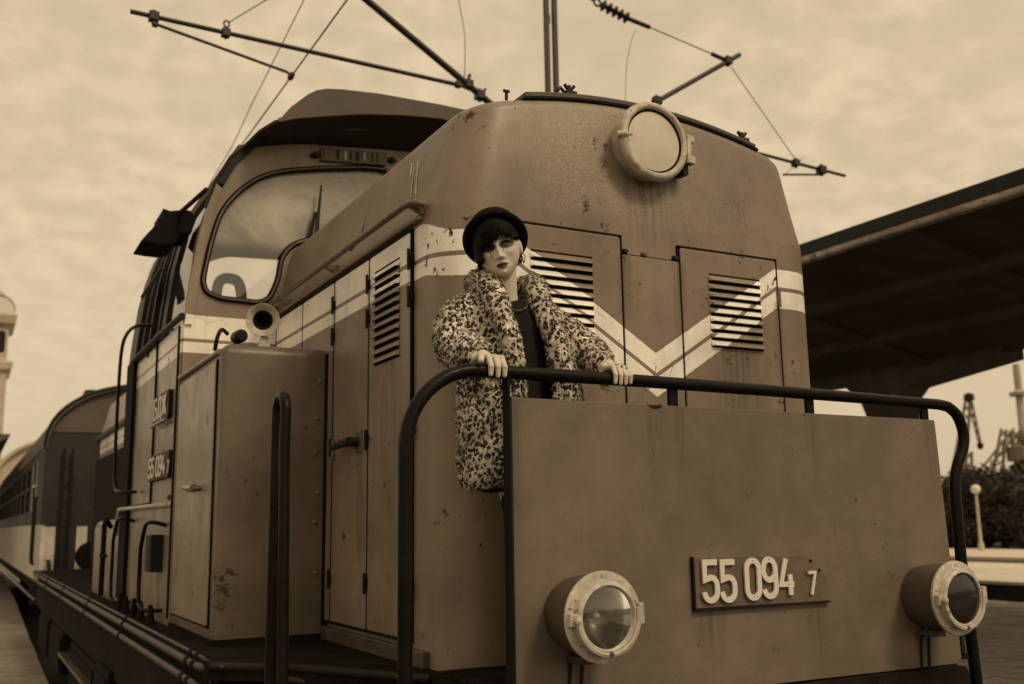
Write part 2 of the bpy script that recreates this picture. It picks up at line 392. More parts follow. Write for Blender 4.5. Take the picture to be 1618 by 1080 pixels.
# ================================================================== ground, tracks, platforms
def struct(name, mb, mat, parent=None, **k):
    o = mb.build(name, mat, parent, **k)
    if parent is None: o['kind'] = 'structure'
    return o
struct('ground', MB().add([(-900, -300, -.62), (1200, -300, -.62), (1200, 1500, -.62), (-900, 1500, -.62)], [(0, 1, 2, 3)]), 'ballast')
def track(xc, y0=-6, y1=130, name='railway_track'):
    t = struct(name, MB().prism([(xc - 1.9, -.62), (xc - 1.5, -.45), (xc + 1.5, -.45), (xc + 1.9, -.62)], 'y', y0, y1), 'ballast')
    for s in (-.74, .74):
        MB().prism([(xc + s + a, b) for a, b in ((-.06, -.45), (.06, -.45), (.015, -.40), (.015, -.33), (.035, -.32), (.035, -.29), (-.035, -.29), (-.035, -.32), (-.015, -.33), (-.015, -.40))], 'y', y0, y1).build('rail', 'steel', t)
    return t
track(2.84)
tr2 = track(19.4)
EDGE = [(.72, -5), (.90, 10), (.94, 12.5), (1.07, 19.3), (1.22, 26), (1.5, 42), (1.5, 75)]
def edge_x(y): return float(np.interp(y, [b for a, b in EDGE], [a for a, b in EDGE]))
pl = struct('platform', MB().prism([(-7, -5)] + [(a - .36, b) for a, b in EDGE] + [(-7, 75)], 'z', -.62, -.006), 'concrete')
cop = MB().box(0, .52, 0, .985, 0, .16).mesh('coping_slab', 'slab')
fl = [MB().box(0, .385, 0, .385, 0, .05).mesh('paving_slab', 'slab')]
for k in range(52):
    sl_ = math.atan2(edge_x(7 + k) - edge_x(6 + k), 1)
    inst('coping_slab', cop, Matrix.Translation((edge_x(6 + k) - .52 + random.uniform(-.006, .006), 6 + k, -.158 + random.uniform(-.004, .004))) @ Matrix.Rotation(random.uniform(-.004, .004) - sl_, 4, 'Z'), pl)
for k in range(44):
    for j in range(4):
        inst('paving_slab', fl[0], Matrix.Translation((edge_x(8.5 + .4*k) - .925 - .4*j + random.uniform(-.004, .004), 8.5 + .4*k, -.052 + random.uniform(-.006, .004))) @ Matrix.Rotation(random.uniform(-.012, .012), 4, 'Z'), pl)
# the island platform beyond the engine, its stone paving, then the next two platform strips
pr = struct('island_platform', MB().box(7.4, 17.1, -8, 130, -.62, -.004), 'concrete')
pv = MB().box(0, .285, 0, .285, 0, .04).mesh('paver', 'slab')
for i in range(30):
    for j in range(46):
        X, Y = 8.4 + .3*i, 5.2 + .3*j
        a = math.degrees(math.atan2(X, Y))
        if 50.5 < a < 56.5 and Y > 5.4:
            inst('paver', pv, Matrix.Translation((X + random.uniform(-.005, .005), Y, -.04 + random.uniform(-.006, .006))) @ Matrix.Rotation(random.uniform(-.02, .02), 4, 'Z'), pr)
far = struct('far_platform', MB().box(21.6, 29.8, -8, 160, -.62, .0), 'ballast')
struct('platform_top', MB().box(21.5, 29.8, -8, 160, .001, .07), 'palestrip', far)
struct('gravel_strip', MB().box(29.8, 34.2, -8, 170, -.62, -.05), 'ballast')
struct('forecourt', MB().box(34.2, 42.5, -8, 180, -.62, .05), 'palestrip')

# ================================================================== the locomotive
LX = 2.84
loco = thing('locomotive', (LX, 8.5, -.3), 'big brown diesel locomotive with white chevron nose and number 55 094 7', 'locomotive')
def part(name, mb, mat, parent=None, **k): return mb.build(name, mat, parent or loco, **k)

# hood: plan section with rounded front corners, tapering above the handrail, arched roof
HX = 2.865
def hood_ring(w, yf, r, zf, yb, n=8, flip=False):
    pts = [(HX - w, yb)]
    for k in range(1, 4): pts.append((HX - w, yb + (yf + r - yb)*k/4))
    for k in range(n + 1):
        a = math.pi - (math.pi/2)*k/n
        pts.append((HX - w + r + r*math.cos(a), yf + r - r*math.sin(a)))
    for k in range(1, 20): pts.append((HX - w + r + (2*w - 2*r)*k/20, yf))
    for k in range(n + 1):
        a = math.pi/2*(1 - k/n)
        pts.append((HX + w - r + r*math.cos(a), yf + r - r*math.sin(a)))
    for k in range(1, 5): pts.append((HX + w, yf + r + (yb - yf - r)*k/4))
    return [(x, y, zf(x)) for x, y in pts]
def roofz(x): return 3.632 - .138*((x - HX)/.95)**2
def hood(yf, yb, name):
    rings = []
    for z in (1.0, 1.5, 2.2, 3.0): rings.append(hood_ring(1.085, yf, .20, lambda x, z=z: z, yb))
    rings.append(hood_ring(1.082, yf, .20, lambda x: 3.035, yb))
    rings.append(hood_ring(1.045, yf + .012, .20, lambda x: .6*3.035 + .4*(roofz(x) - .055), yb))
    for d, dr in ((0, .055), (.008, .028), (.024, .009), (.05, .001), (.12, 0), (.3, 0), (.55, 0), (.8, 0), (.93, 0)):
        rings.append(hood_ring(.990 - d, yf + .03 + d, max(.02, .19 - d), lambda x, dr=dr: roofz(x) - dr, yb))
    mb = MB().loft(rings, close=False)
    return part(name, mb, 'paint', smooth=50)
YF = 3.82
hb = hood(YF, 6.7, 'engine_hood')
# a mirrored hood behind the cab
rear = hood(YF, 6.7, 'rear_hood')
rear.matrix_basis = Matrix.Translation((0, 20.3, 0)) @ Matrix.Scale(-1, 4, (0, 1, 0)) @ Matrix.Identity(4)
me_ = rear.data
bm = bmesh.new(); bm.from_mesh(me_)
for v in bm.verts: v.co.y = 16.9 - (v.co.y - YF)*7.9/2.88
bmesh.ops.reverse_faces(bm, faces=bm.faces); bm.to_mesh(me_); bm.free(); rear.matrix_basis = Matrix.Identity(4)
me_.materials[0] = MT['cab']
part('hood_gutter', MB().box(1.725, 1.79, 9.0, 16.8, 2.93, 2.99), 'black', rear)
part('shade_plate', MB().box(1.765, 1.779, 13.3, 16.75, 1.05, 2.64), 'rubber', rear)  # flat black plate painted in for the deep shade on this side

# side doors on the hood, plates proud of the shell with black strips painting the gap shade between
def side_door(y0, y1, z0=1.10, z1=2.955):
    return part('hood_door', MB().prism(round_poly([(y0, z0), (y1, z0), (y1, z1), (y0, z1)], .02, 3), 'x', 1.764, 1.7795), 'paint', bevel=.004)
sds = [side_door(a, b) for a, b in ((4.233, 4.777), (4.787, 5.333), (5.343, 5.945), (5.955, 6.54))]
gap_lines = MB()
for y in (4.228, 4.782, 5.338, 5.95, 6.55): gap_lines.box(1.7628, 1.781, y - .0048, y + .0048, 1.09, 2.965)
gap_lines.box(1.7628, 1.781, 4.22, 6.56, 2.957, 2.969).box(1.7628, 1.781, 4.22, 6.56, 1.088, 1.098)
part('door_gap_line', gap_lines, 'rubber', hb)
part('hood_plinth', MB().box(1.745, 1.785, 4.05, 6.62, 1.0, 1.07), 'shell', hb, bevel=.006)
# door hinges, barrel type
for y in (4.228, 4.782, 5.338):
    for z in (1.32, 2.02, 2.64, 2.82):
        h = MB().tube([(1.752, y, z - .05), (1.752, y, z + .05)], .008, 8).box(1.7585, 1.7645, y - .02, y + .02, z - .022, z + .022)
        part('hinge', h, 'black', hb)
# drip ledge and handrail along the hood shoulder
part('drip_ledge', MB().prism([(1.782, 2.985), (1.752, 2.985), (1.747, 2.998), (1.782, 3.018)], 'y', 4.12, 6.56), 'paint', hb, bevel=.003)
hr = smooth_path([(1.765, 4.075, 3.045), (1.72, 4.09, 3.05), (1.70, 4.16, 3.05)], 4) + [(1.70, 4.8, 3.05), (1.70, 5.6, 3.05), (1.70, 6.5, 3.05), (1.72, 6.55, 3.05), (1.77, 6.57, 3.05)]
hrail = part('hood_handrail', MB().tube(hr, .017, 10), 'box', smooth=60)
for y in (4.12, 5.35, 6.3):
    part('bracket', MB().prism([(1.79, 3.0), (1.79, 3.06), (1.70, 3.058), (1.70, 3.038)], 'y', y - .012, y + .012), 'box', hrail, bevel=.003)
hh = part('door_handle', MB().tube([(1.764, 4.905, 2.02), (1.712, 4.905, 2.02)], .026, 12).tube([(1.715, 4.905, 2.02), (1.708, 5.0, 2.018), (1.706, 5.17, 2.006)], [.026, .022, .014], 12), 'pipe', sds[1], smooth=60)
part('handle_plate', MB().box(1.756, 1.7645, 4.86, 4.945, 1.965, 2.075), 'box', sds[1], bevel=.004)
part('latch_keeper', MB().box(1.745, 1.764, 5.285, 5.305, 1.95, 2.06), 'box', sds[1], bevel=.004)
# louvres
def louvre(door, axis, a0, a1, z0, z1, n, plane):
    w = a1 - a0; pitch = (z1 - z0)/n; h = pitch*.80
    h = pitch*.74; prof = [(0, h), (-.010, h*.72), (-.019, h*.22), (-.021, .002), (-.019, 0), (-.014, .003), (-.002, h*.62)]
    mb = MB(); v = []; L = len(prof)
    for u, k in ((0, .25), (.012, 1), (w - .012, 1), (w, .25)):
        v += [(u, o*k, z) for o, z in prof]
    f = [(i*L + j, i*L + (j + 1) % L, (i + 1)*L + (j + 1) % L, (i + 1)*L + j) for i in range(3) for j in range(L)]
    f += [tuple(range(L)), tuple(range(3*L, 4*L))[::-1]]
    me = mb.add(v, f).mesh('louvre_slat', 'paint', smooth=35)
    if axis == 'y':
        back = MB().box(a0 + .004, a1 - .004, plane - .0015, plane + .003, z0 - .004, z1)
    else:
        back = MB().box(plane - .0015, plane + .003, a0 + .004, a1 - .004, z0 - .004, z1)
    part('louvre_opening', back, 'rubber', door)
    for k in range(n):
        z = z0 + pitch*k + pitch*.06
        if axis == 'y': mt = Matrix.Translation((a0, plane, z))
        else: mt = Matrix.Translation((plane, a1, z)) @ Matrix.Rotation(-math.pi/2, 4, 'Z')
        inst('louvre_slat', me, mt, door)
louvre(sds[0], 'x', 4.36, 4.70, 2.385, 2.865, 11, 1.764)
# front doors
FD = YF - .015
def front_door(x0, x1, z0, z1):
    return part('front_door', MB().prism(round_poly([(x0, z0), (x1, z0), (x1, z1), (x0, z1)], .015, 3), 'y', FD, YF + .002), 'paint', bevel=.004)
fd1, fd2, fd3 = front_door(2.07, 2.658, 1.12, 2.928), front_door(2.669, 3.003, 1.12, 2.845), front_door(3.014, 3.631, 1.12, 2.918)
gap_lines = MB()
for x, t in ((2.6635, 2.935), (3.0085, 2.925), (3.6365, 2.925), (2.0615, 2.935)): gap_lines.box(x - .0085, x + .0085, YF - .010, YF + .003, 1.1, t)
gap_lines.box(2.055, 2.672, YF - .010, YF + .003, 2.926, 2.941).box(3.0, 3.645, YF - .010, YF + .003, 2.916, 2.931).box(2.672, 3.0, YF - .006, YF + .003, 2.846, 2.852)
part('door_gap_line', gap_lines, 'rubber', hb)  # black strips stand for the shade in the front door gaps
louvre(fd1, 'y', 2.165, 2.50, 2.445, 2.812, 9, FD)
louvre(fd3, 'y', 3.18, 3.518, 2.437, 2.806, 9, FD)
for x in (2.69, 2.80, 2.985):
    part('stud', MB().lathe([(.0, .022), (.010, .020), (.013, .010), (.016, 0), (.016, -.004)], (x, YF - .002, 2.862)).lathe([(.0, .0), (.0, .0)], (x, YF, 2.86)), 'box' if x == 2.80 else 'black', hb, smooth=40)
for z in (2.72, 1.9, 1.3):
    part('hinge', MB().tube([(3.636, FD - .004, z - .045), (3.636, FD - .004, z + .045)], .012, 8), 'box', hb, smooth=60)
# roof lid over the hood
def arcpoly(x0, x1, dz0, dz1, n=22):
    a = [(x0 + (x1 - x0)*k/n, roofz(x0 + (x1 - x0)*k/n)) for k in range(n + 1)]
    return [(x, z + dz1) for x, z in a] + [(x, z + dz0) for x, z in a[::-1]]
lid = part('roof_lid', MB().prism(arcpoly(2.20, 3.62, .0, .040), 'y', YF + .06, 6.3), 'roof', hb, bevel=.006)
part('lid_gasket', MB().prism(arcpoly(2.19, 3.62, -.004, .010), 'y', YF + .045, 6.32), 'rubber', hb)
for x in (2.47, 3.00, 3.56):
    zb = roofz(x) + .045
    wb = MB().box(x - .03, x + .03, YF + .075, YF + .12, zb - .004, zb + .014)
    wb.tube([(x, YF + .10, zb), (x, YF + .10, zb + .05)], .009, 8)
    wb.tube([(x - .028, YF + .10, zb + .052), (x - .008, YF + .10, zb + .028), (x + .008, YF + .10, zb + .028), (x + .028, YF + .10, zb + .052)], .009, 7)
    if x < 2.6: wb.tube([(x - .07, YF + .10, zb + .01), (x - .05, YF + .10, zb + .03), (x - .03, YF + .10, zb + .01)], .009, 7)
    part('wing_nut', wb, 'black', lid, smooth=60)
for (ya, za), (yb, zb) in (((4.28, 3.16), (4.36, 3.36)), ((4.33, 3.13), (4.40, 3.34)), ((4.42, 3.30), (4.45, 3.38))):
    xs = lambda z: 1.783 + (z - 3.035)*.235
    part('paint_scratch', MB().tube([(xs(za) - .002, ya, za), (xs((za + zb)/2) - .003, (ya + yb)/2, (za + zb)/2), (xs(zb) - .002, yb, zb)], .0035, 5), 'white', hb)
part('bolt', MB().tube([(2.12, YF + .1, 3.56), (2.12, YF + .1, 3.605)], .008, 7).tube([(2.105, YF + .1, 3.605), (2.135, YF + .1, 3.605)], .008, 7), 'black', hb)
# seam of the upper side panel
part('panel_seam', MB().tube([(1.853, 5.04, 3.30), (1.81, 5.04, 3.14), (1.80, 5.18, 3.10)], .006, 6), 'rubber', hb)

# ------------------------------------------------------------------ headlamps
def bolt_ring(mb, c, r, n, br, d, ph=0):
    for k in range(n):
        a = 2*math.pi*k/n + ph
        mb.lathe([(0, d + .006), (br*.7, d + .005), (br, 0)], (c[0] + r*math.cos(a), c[1], c[2] + r*math.sin(a)), seg=8)
TL = (2.835, YF + .028, 3.415)
tl = part('top_headlamp', MB().lathe([(.16, -.06), (.178, 0), (.182, .06), (.186, .085)], TL, seg=56), 'white', smooth=35)
part('lamp_ring', MB().lathe([(.182, .075), (.196, .080), (.201, .092), (.199, .112), (.190, .124), (.176, .129), (.166, .125), (.161, .112), (.159, .095)], TL, seg=64), 'white', tl, smooth=50)
part('lamp_seal', MB().lathe([(.1625, .114), (.159, .111), (.153, .109), (.149, .104)], TL, seg=56), 'rubber', tl, smooth=50)
part('lamp_lens', MB().lathe([(.151, .104), (.151, .107), (.10, .113), (.05, .116), (.0, .117)], TL, seg=56), 'frost', tl, smooth=60)
part('lamp_clasp', MB().tube([(2.625, YF - .075, 3.415), (2.66, YF - .10, 3.418)], .018, 8).tube([(2.63, YF - .09, 3.412), (2.685, YF - .11, 3.415)], .007, 7), 'white', tl, smooth=50)
part('lamp_hinge', MB().box(3.025, 3.07, YF - .10, YF - .055, 3.33, 3.37).box(3.025, 3.07, YF - .10, YF - .055, 3.44, 3.475).box(3.02, 3.045, YF - .105, YF - .065, 3.33, 3.475), 'white', tl, bevel=.004)
part('lamp_bracket', MB().box(3.015, 3.045, YF - .07, YF, 3.28, 3.34), 'black', tl)
def buffer_lamp(x, z, dark):
    c = (x, 3.20, z)
    lp = part('buffer_headlamp', MB().lathe([(.122, -.005), (.130, .02), (.137, .06), (.143, .12), (.146, .19)], c, seg=56), 'shell', smooth=40)
    fl_ = MB().lathe([(.144, .185), (.154, .186), (.157, .192), (.156, .199), (.150, .203), (.128, .204), (.124, .208)], c, seg=64)
    bolt_ring(fl_, (c[0], 3.20 - .203, c[2]), .141, 5, .006, .002, .35)
    part('flange', fl_, 'white', lp, smooth=40)
    part('bezel', MB().lathe([(.130, .200), (.126, .212), (.121, .226), (.116, .232), (.109, .234), (.1055, .230), (.105, .222), (.105, .20)], c, seg=64), 'white', lp, smooth=40)
    # split clamp collar: a band around the lower half, open at the bottom
    for a0, a1 in ((-186, -94), (-84, 14)):
        n = 16; rings = []
        for k in range(n + 1):
            a = R(a0 + (a1 - a0)*k/n); cx_, sz = math.cos(a), math.sin(a)
            rings.append([(x + q*cx_, 3.20 - h, z + q*sz) for q, h in ((.114, .216), (.129, .216), (.132, .224), (.130, .238), (.121, .241), (.114, .238))])
        part('collar', MB().loft(rings), 'white', lp, smooth=40)
    part('clamp_bolt', MB().tube([(x - .128, 3.20 - .19, z - .002), (x - .128, 3.20 - .245, z - .002)], .013, 10).lathe([(.0, .062), (.009, .058), (.011, .05)], (x - .128, 3.20 - .19, z - .002), seg=10).box(x - .150, x - .12, 3.20 - .225, 3.20 - .205, z - .022, z + .018), 'white', lp, smooth=40)
    part('side_lug', MB().box(x + .124, x + .148, 3.20 - .235, 3.20 - .20, z - .03, z + .045), 'white', lp, bevel=.006)
    if dark:
        part('lamp_lens', MB().lathe([(.106, .224), (.08, .230), (.04, .234), (0, .235)], c, seg=48), 'darklens', lp, smooth=60)
    else:
        part('reflector', MB().lathe([(.104, .220), (.090, .170), (.065, .125), (.03, .10), (.0, .092)], c, seg=48), 'mirror', lp, smooth=80)
        part('lamp_bulb', MB().lathe([(.0, .165), (.010, .160), (.014, .148), (.010, .13), (.008, .10)], c, seg=16), 'frost', lp, smooth=80)
        part('lamp_lens', MB().lathe([(.106, .224), (.08, .230), (.04, .234), (0, .235)], c, seg=48), 'lens', lp, smooth=60)
    for dx in (-.03, .02):
        part('lamp_cable', MB().tube(smooth_path([(x + dx, 3.17, z - .13), (x + dx + .004, 3.188, z - .19), (x + dx, 3.19, z - .25), (x + dx - .004, 3.19, z - .33)], 5), .006, 7), 'black', lp, smooth=60)
    part('lamp_stay', MB().box(x - .035, x + .03, 3.10, 3.197, z - .168, z - .142), 'shell', lp, bevel=.004)
    return lp
buffer_lamp(1.972, 1.275, False); buffer_lamp(3.785, 1.252, True)

# ------------------------------------------------------------------ front plate, railing, number
fp = part('front_plate', MB().prism([(1.722, .955), (3.99, .945), (4.02, .965), (3.982, 2.036), (3.975, 2.043), (1.728, 2.050), (1.722, 2.044)], 'y', 3.195, 3.206), 'panel', bevel=.002)
part('plate_frame', MB().box(1.715, 1.722, 3.18, 3.23, .95, 2.05).box(1.75, 3.96, 3.208, 3.24, 2.0, 2.03), 'black', fp)
part('edge_bracket', MB().box(4.02, 4.05, 3.19, 3.23, 1.06, 1.12).box(4.02, 4.04, 3.19, 3.23, .98, 1.06).box(4.02, 4.06, 3.19, 3.23, .96, .985), 'black', fp)
part('plate_chip', MB().prism([(2.33, 2.047), (2.41, 2.047), (2.40, 2.040), (2.385, 2.034), (2.36, 2.032), (2.345, 2.04)], 'y', 3.1935, 3.195), 'black', fp)
part('buffer_beam', MB().prism(round_poly([(1.72, .60), (4.02, .60), (4.02, .942), (1.72, .942)], .06), 'y', 3.16, 3.46), 'dark')
RZ = 2.143
rp = [(1.317, 3.20, .55), (1.317, 3.20, 1.2), (1.317, 3.20, 1.80)]
rp += [(1.60 + .283*math.cos(a), 3.20, 1.858 + .283*math.sin(a)) for a in (math.pi - math.pi/2*k/12 for k in range(13))]
rp += [(2.2, 3.2, 2.141), (2.9, 3.2, 2.135), (3.5, 3.2, 2.127), (4.03, 3.2, 2.118)]
rp += smooth_path([(4.09, 3.2, 2.110), (4.150, 3.2, 2.07), (4.182, 3.2, 1.99), (4.170, 3.2, 1.92), (4.125, 3.2, 1.845), (4.092, 3.2, 1.76), (4.083, 3.2, 1.65)], 5)
rp += [(4.083, 3.2, 1.4), (4.10, 3.2, 1.1), (4.125, 3.2, .55)]
frail = part('front_railing', MB().tube(rp, .0255, 14), 'rail', smooth=60)
part('post', MB().box(1.704, 1.7165, 3.18, 3.222, .95, 2.128), 'rubber', frail, bevel=.004)
for x in (2.475, 3.214, 3.94):
    part('post', MB().box(x - .022, x + .022, 3.208, 3.226, 1.7, 2.126), 'rail', frail, bevel=.004)
np_ = part('number_plate', MB().prism([(2.512, 1.262), (3.215, 1.258), (3.215, 1.36), (3.10, 1.452), (2.512, 1.456)], 'y', 3.181, 3.194), 'plate', bevel=.003)
part('plate_rim', MB().box(2.507, 2.514, 3.176, 3.194, 1.258, 1.458).box(2.507, 3.22, 3.176, 3.194, 1.252, 1.260), 'black', np_)
def front_digit(ch, x, z, h, wd=.155):
    mb = MB(); glyph(mb, ch, lambda u, v, d: (x + u, 3.176 - d, z + v), h, wd, .008)
    return part('numeral', mb, 'digit', np_)
H = .145
for ch, x, z in (('5', 2.552, 1.291), ('5', 2.640, 1.289), ('0', 2.768, 1.291), ('9', 2.855, 1.293), ('4', 2.943, 1.293)): front_digit(ch, x, z, H)
front_digit('7', 3.098, 1.290, .088)
for x, z in ((2.66, 1.30), (2.80, 1.295), (2.815, 1.295), (2.90, 1.30), (2.985, 1.335), (2.80, 1.435), (2.887, 1.438)):
    part('rivet', MB().lathe([(.0, .0010), (.0022, .0008), (.0025, 0)], (x, 3.168, z), seg=8), 'black', np_)
for x, z in ((3.125, 1.425), (3.17, 1.385), (2.59, 1.445)):
    part('rivet', MB().lathe([(.0, .005), (.006, .004), (.007, 0)], (x, 3.181, z), seg=8), 'black', np_)

# ------------------------------------------------------------------ footplate and underframe
dk = part('footplate', MB().prism([(1.02, 17.3), (1.02, 4.78), (1.34, 4.46), (1.70, 3.86), (1.70, 3.21), (4.0, 3.21), (4.0, 4.5), (4.66, 4.8), (4.66, 17.3)], 'z', .93, 1.0), 'deck')
for a, b in (((1.03, 4.77), (1.34, 4.46)), ((1.34, 4.46), (1.70, 3.86))):
    part('worn_nosing', MB().tube([(*a, .990), (*b, .990)], .018, 8), 'nosing', dk, smooth=60)
for k in range(9):
    part('deck_plank', MB().box(1.72, 3.98, 3.23 + k*.068, 3.292 + k*.068, 1.001, 1.018 + random.uniform(0, .004)), 'deck', dk, bevel=.004)
for k in range(6):
    part('step_tread', MB().box(1.05 + .02*k, 1.66, 3.3 + .12*k, 3.42 + .12*k, .28 + .11*k, .31 + .11*k), 'deck', dk, bevel=.004)
for x, z, r in ((1.018, .965, .022), (.995, .895, .020), (1.03, 1.008, .010)):
    pth = [(x, 16.8, z), (x, 12, z), (x, 8, z), (x, 5.2, z)] + (smooth_path([(x, 5.05, z), (x + .03, 4.85, z), (x + .20, 4.62, z - .01), (x + .36, 4.44, z - .03)], 5) if r > .021 else [(x, 4.95, z), (x + .02, 4.86, z - .02), (x + .02, 4.84, z - .15)])
    pp = part('air_pipe', MB().tube(pth, r, 10), 'pipe', smooth=60)
    for y in (5.05, 5.2, 7.4, 9.6, 12.0, 14.2):
        part('pipe_clip', MB().tube([(x, y - .02, z), (x, y + .02, z)], r + .007, 10), 'dark', pp, smooth=60)
part('side_sill', MB().box(1.08, 1.14, 4.85, 17.2, .50, .93), 'dark')
for k, (y, l, z0, z1, d) in enumerate(((5.4, .9, .05, .50, .02), (6.6, 1.2, .10, .52, .0), (8.3, .8, .22, .55, -.03), (9.6, 2.1, .0, .46, .02), (12.3, 1.5, .05, .5, -.02), (14.4, 1.6, .0, .5, 0))):
    bx = part('underframe_box', MB().box(1.07 + d, 1.6, y, y + l, z0, z1), 'dark', bevel=.012)
    part('box_lid', MB().box(1.055 + d, 1.07 + d, y + .06, y + l - .06, z0 + .05, z1 - .06), 'dark', bx, bevel=.004)
part('inspection_tread', MB().box(1.02, 1.34, 9.7, 12.3, .27, .30), 'steel')
whl = MB().lathe([(.0, .07), (.12, .07), (.14, .03), (.44, .02), (.46, .05), (.50, .05), (.50, -.06), (.53, -.07), (.53, -.09), (0, -.09)], (0, 0, 0), (-1, 0, 0), 32).mesh('wheel', 'dark', smooth=35)
for y in (5.4, 7.2, 12.6, 14.4):
    for s in (-1, 1): inst('wheel', whl, Matrix.Translation((LX + s*.75, y, .21)) @ Matrix.Rotation(0 if s < 0 else math.pi, 4, 'Z'), loco)
part('underframe_beam', MB().box(1.75, 3.95, 3.5, 17.2, .35, .93), 'dark')
# hairpin grab rail at the steps
gp = [(1.07, 3.93, .45), (1.07, 3.93, 1.9)] + [(1.07, 3.867 + .063*math.cos(a), 2.03 + .075*math.sin(a)) for a in (math.pi*k/12 for k in range(13))] + [(1.068, 3.804, 1.9), (1.064, 3.745, 1.1), (1.06, 3.72, .45)]
part('grab_rail', MB().tube(gp, .0215, 12), 'rail', smooth=60)

# ------------------------------------------------------------------ side locker in front of the cab
def rounded_box(x0, x1, y0, y1, z0, z1, r, rt=.07):
    pl = round_poly([(x0, y0), (x1, y0), (x1, y1), (x0, y1)], r, 6); cx_, cy_ = (x0 + x1)/2, (y0 + y1)/2
    rings = [[(x, y, z) for x, y in pl] for z in (z0, z1 - rt)]
    for k in range(1, 6):
        a = math.pi/2*k/5; d = rt*(1 - math.cos(a))
        kx, ky = 1 - d/((x1 - x0)/2), 1 - d/((y1 - y0)/2)
        rings.append([(cx_ + (x - cx_)*kx, cy_ + (y - cy_)*ky, z1 - rt + rt*math.sin(a)) for x, y in pl])
    return MB().loft(rings)
lock = part('side_locker', rounded_box(1.18, 1.80, 5.45, 6.66, 1.0, 2.592, .035, .065), 'box', smooth=45)
part('locker_door', MB().prism(round_poly([(5.56, 1.09), (6.60, 1.09), (6.60, 2.50), (5.56, 2.50)], .02, 3), 'x', 1.166, 1.181), 'cab', lock, bevel=.004)
part('door_gap_line', MB().box(1.1715, 1.1815, 5.551, 5.559, 1.085, 2.51).box(1.1715, 1.1815, 5.551, 6.61, 1.080, 1.089), 'rubber', lock)  # black strips draw the shade in the locker door gap
part('locker_handle', MB().tube([(1.166, 5.83, 1.818), (1.125, 5.83, 1.818)], .016, 10).tube([(1.128, 5.83, 1.818), (1.122, 5.95, 1.822), (1.120, 6.09, 1.834)], [.024, .020, .014], 10), 'steel', lock, smooth=60)
part('locker_gutter', MB().tube([(1.178, 5.52, 2.548), (1.172, 6.1, 2.548), (1.17, 6.62, 2.548)], .016, 8), 'cab', lock, smooth=60)
part('corner_angle', MB().box(1.750, 1.779, 5.430, 5.449, 1.0, 2.56), 'rubber', lock, bevel=.003)
for z in (1.35, 1.62, 1.78, 2.0, 2.19, 2.40):
    part('bolt', MB().lathe([(.0, .012), (.006, .011), (.008, .005), (.013, .003), (.013, 0)], (1.715 + random.uniform(-.01, .01), 5.45, z), seg=12), 'box', lock, smooth=50)
part('locker_plinth', MB().box(1.16, 1.80, 5.43, 6.62, 1.0, 1.03), 'deck', lock)

# ------------------------------------------------------------------ horn on the locker
hn = Vector((-.28, -1, -.10)).normalized(); hc = Vector((1.43, 5.60, 2.755))
k_ = .9
horn = part('horn', MB().lathe([(r*k_, h*k_) for r, h in ((.022, -.30), (.024, -.12), (.034, -.05), (.052, .0), (.075, .035), (.098, .052), (.104, .056), (.102, .061), (.094, .056), (.070, .035), (.046, .0), (.030, -.05), (.020, -.12), (0, -.14))], hc, hn, 40), 'white', smooth=70)
part('horn_throat', MB().lathe([(r*k_, h*k_) for r, h in ((.0615, .0250), (.058, .020), (.045, .001), (.028, -.05), (.0, -.07))], hc, hn, 32), 'black', horn, smooth=70)
part('horn_stand', MB().prism([(1.395, 2.585), (1.475, 2.585), (1.452, 2.66), (1.418, 2.66)], 'y', 5.57, 5.60).tube([(1.435, 5.60, 2.62), (1.435, 5.62, 2.70)], .016, 8), 'white', horn)
part('horn_motor', MB().lathe([(0, 0), (.033, .0), (.038, .02), (.038, .10), (.030, .12), (.0, .12)], (1.34, 5.86, 2.69), (.1, -1, 0), 20).box(1.30, 1.42, 5.74, 5.93, 2.585, 2.635), 'black', horn, smooth=40)
part('horn_hose', MB().tube(smooth_path([(1.28, 5.80, 2.70), (1.24, 5.78, 2.72), (1.215, 5.77, 2.67), (1.21, 5.8, 2.60)], 5), .012, 8), 'black', horn, smooth=60)

# ------------------------------------------------------------------ cab
half = [(1.18, 1.0), (1.18, 2.9), (1.204, 3.16), (1.24, 3.47), (1.287, 3.69), (1.345, 3.876), (1.442, 4.07), (1.529, 4.154), (1.663, 4.20), (1.84, 4.244), (2.004, 4.272), (2.229, 4.291), (2.84, 4.345)]
roofl = [(1.345, 3.876), (1.442, 4.07), (1.53, 4.165), (1.60, 4.25), (1.66, 4.275), (1.84, 4.335), (2.2, 4.44), (2.84, 4.50)]
outline = half + [(2*LX - x, z) for x, z in half[-2::-1]]
win = round_poly([(1.285, 3.20), (1.308, 3.126), (1.40, 3.092), (1.66, 3.085), (1.725, 3.118), (1.78, 3.238), (1.805, 3.42), (1.87, 3.51), (2.10, 3.62), (2.60, 3.70), (2.60, 4.16), (2.442, 4.163), (2.076, 4.100), (1.796, 4.035), (1.634, 3.966), (1.483, 3.830), (1.382, 3.677), (1.323, 3.442)], .09, 4)
winR = [(2*LX - x, z) for x, z in win]
cf = holed(outline, [win, winR], 'y', 6.62, .04, 'cab_front_wall', 'cab', loco)
for wv in (win, winR):
    fr = part('window_gasket', MB().tube([(x, 6.615, z) for x, z in wv], .020, 8, close=True), 'rubber', cf, smooth=60)
    part('window_rim', MB().tube([(LX + (x - LX)*1.02 if False else x, 6.603, z) for x, z in wv], .010, 6, close=True), 'plate', cf, smooth=60)
    part('window_pane', MB().prism(wv, 'y', 6.640, 6.644), 'glass', cf)
rw = round_poly([(1.62, 3.25), (2.62, 3.25), (2.62, 4.06), (1.95, 4.03), (1.66, 3.9)], .08, 5)
holed(outline, [rw, [(2*LX - x, z) for x, z in rw]], 'y', 9.0, .04, 'cab_rear_wall', 'inside', loco)
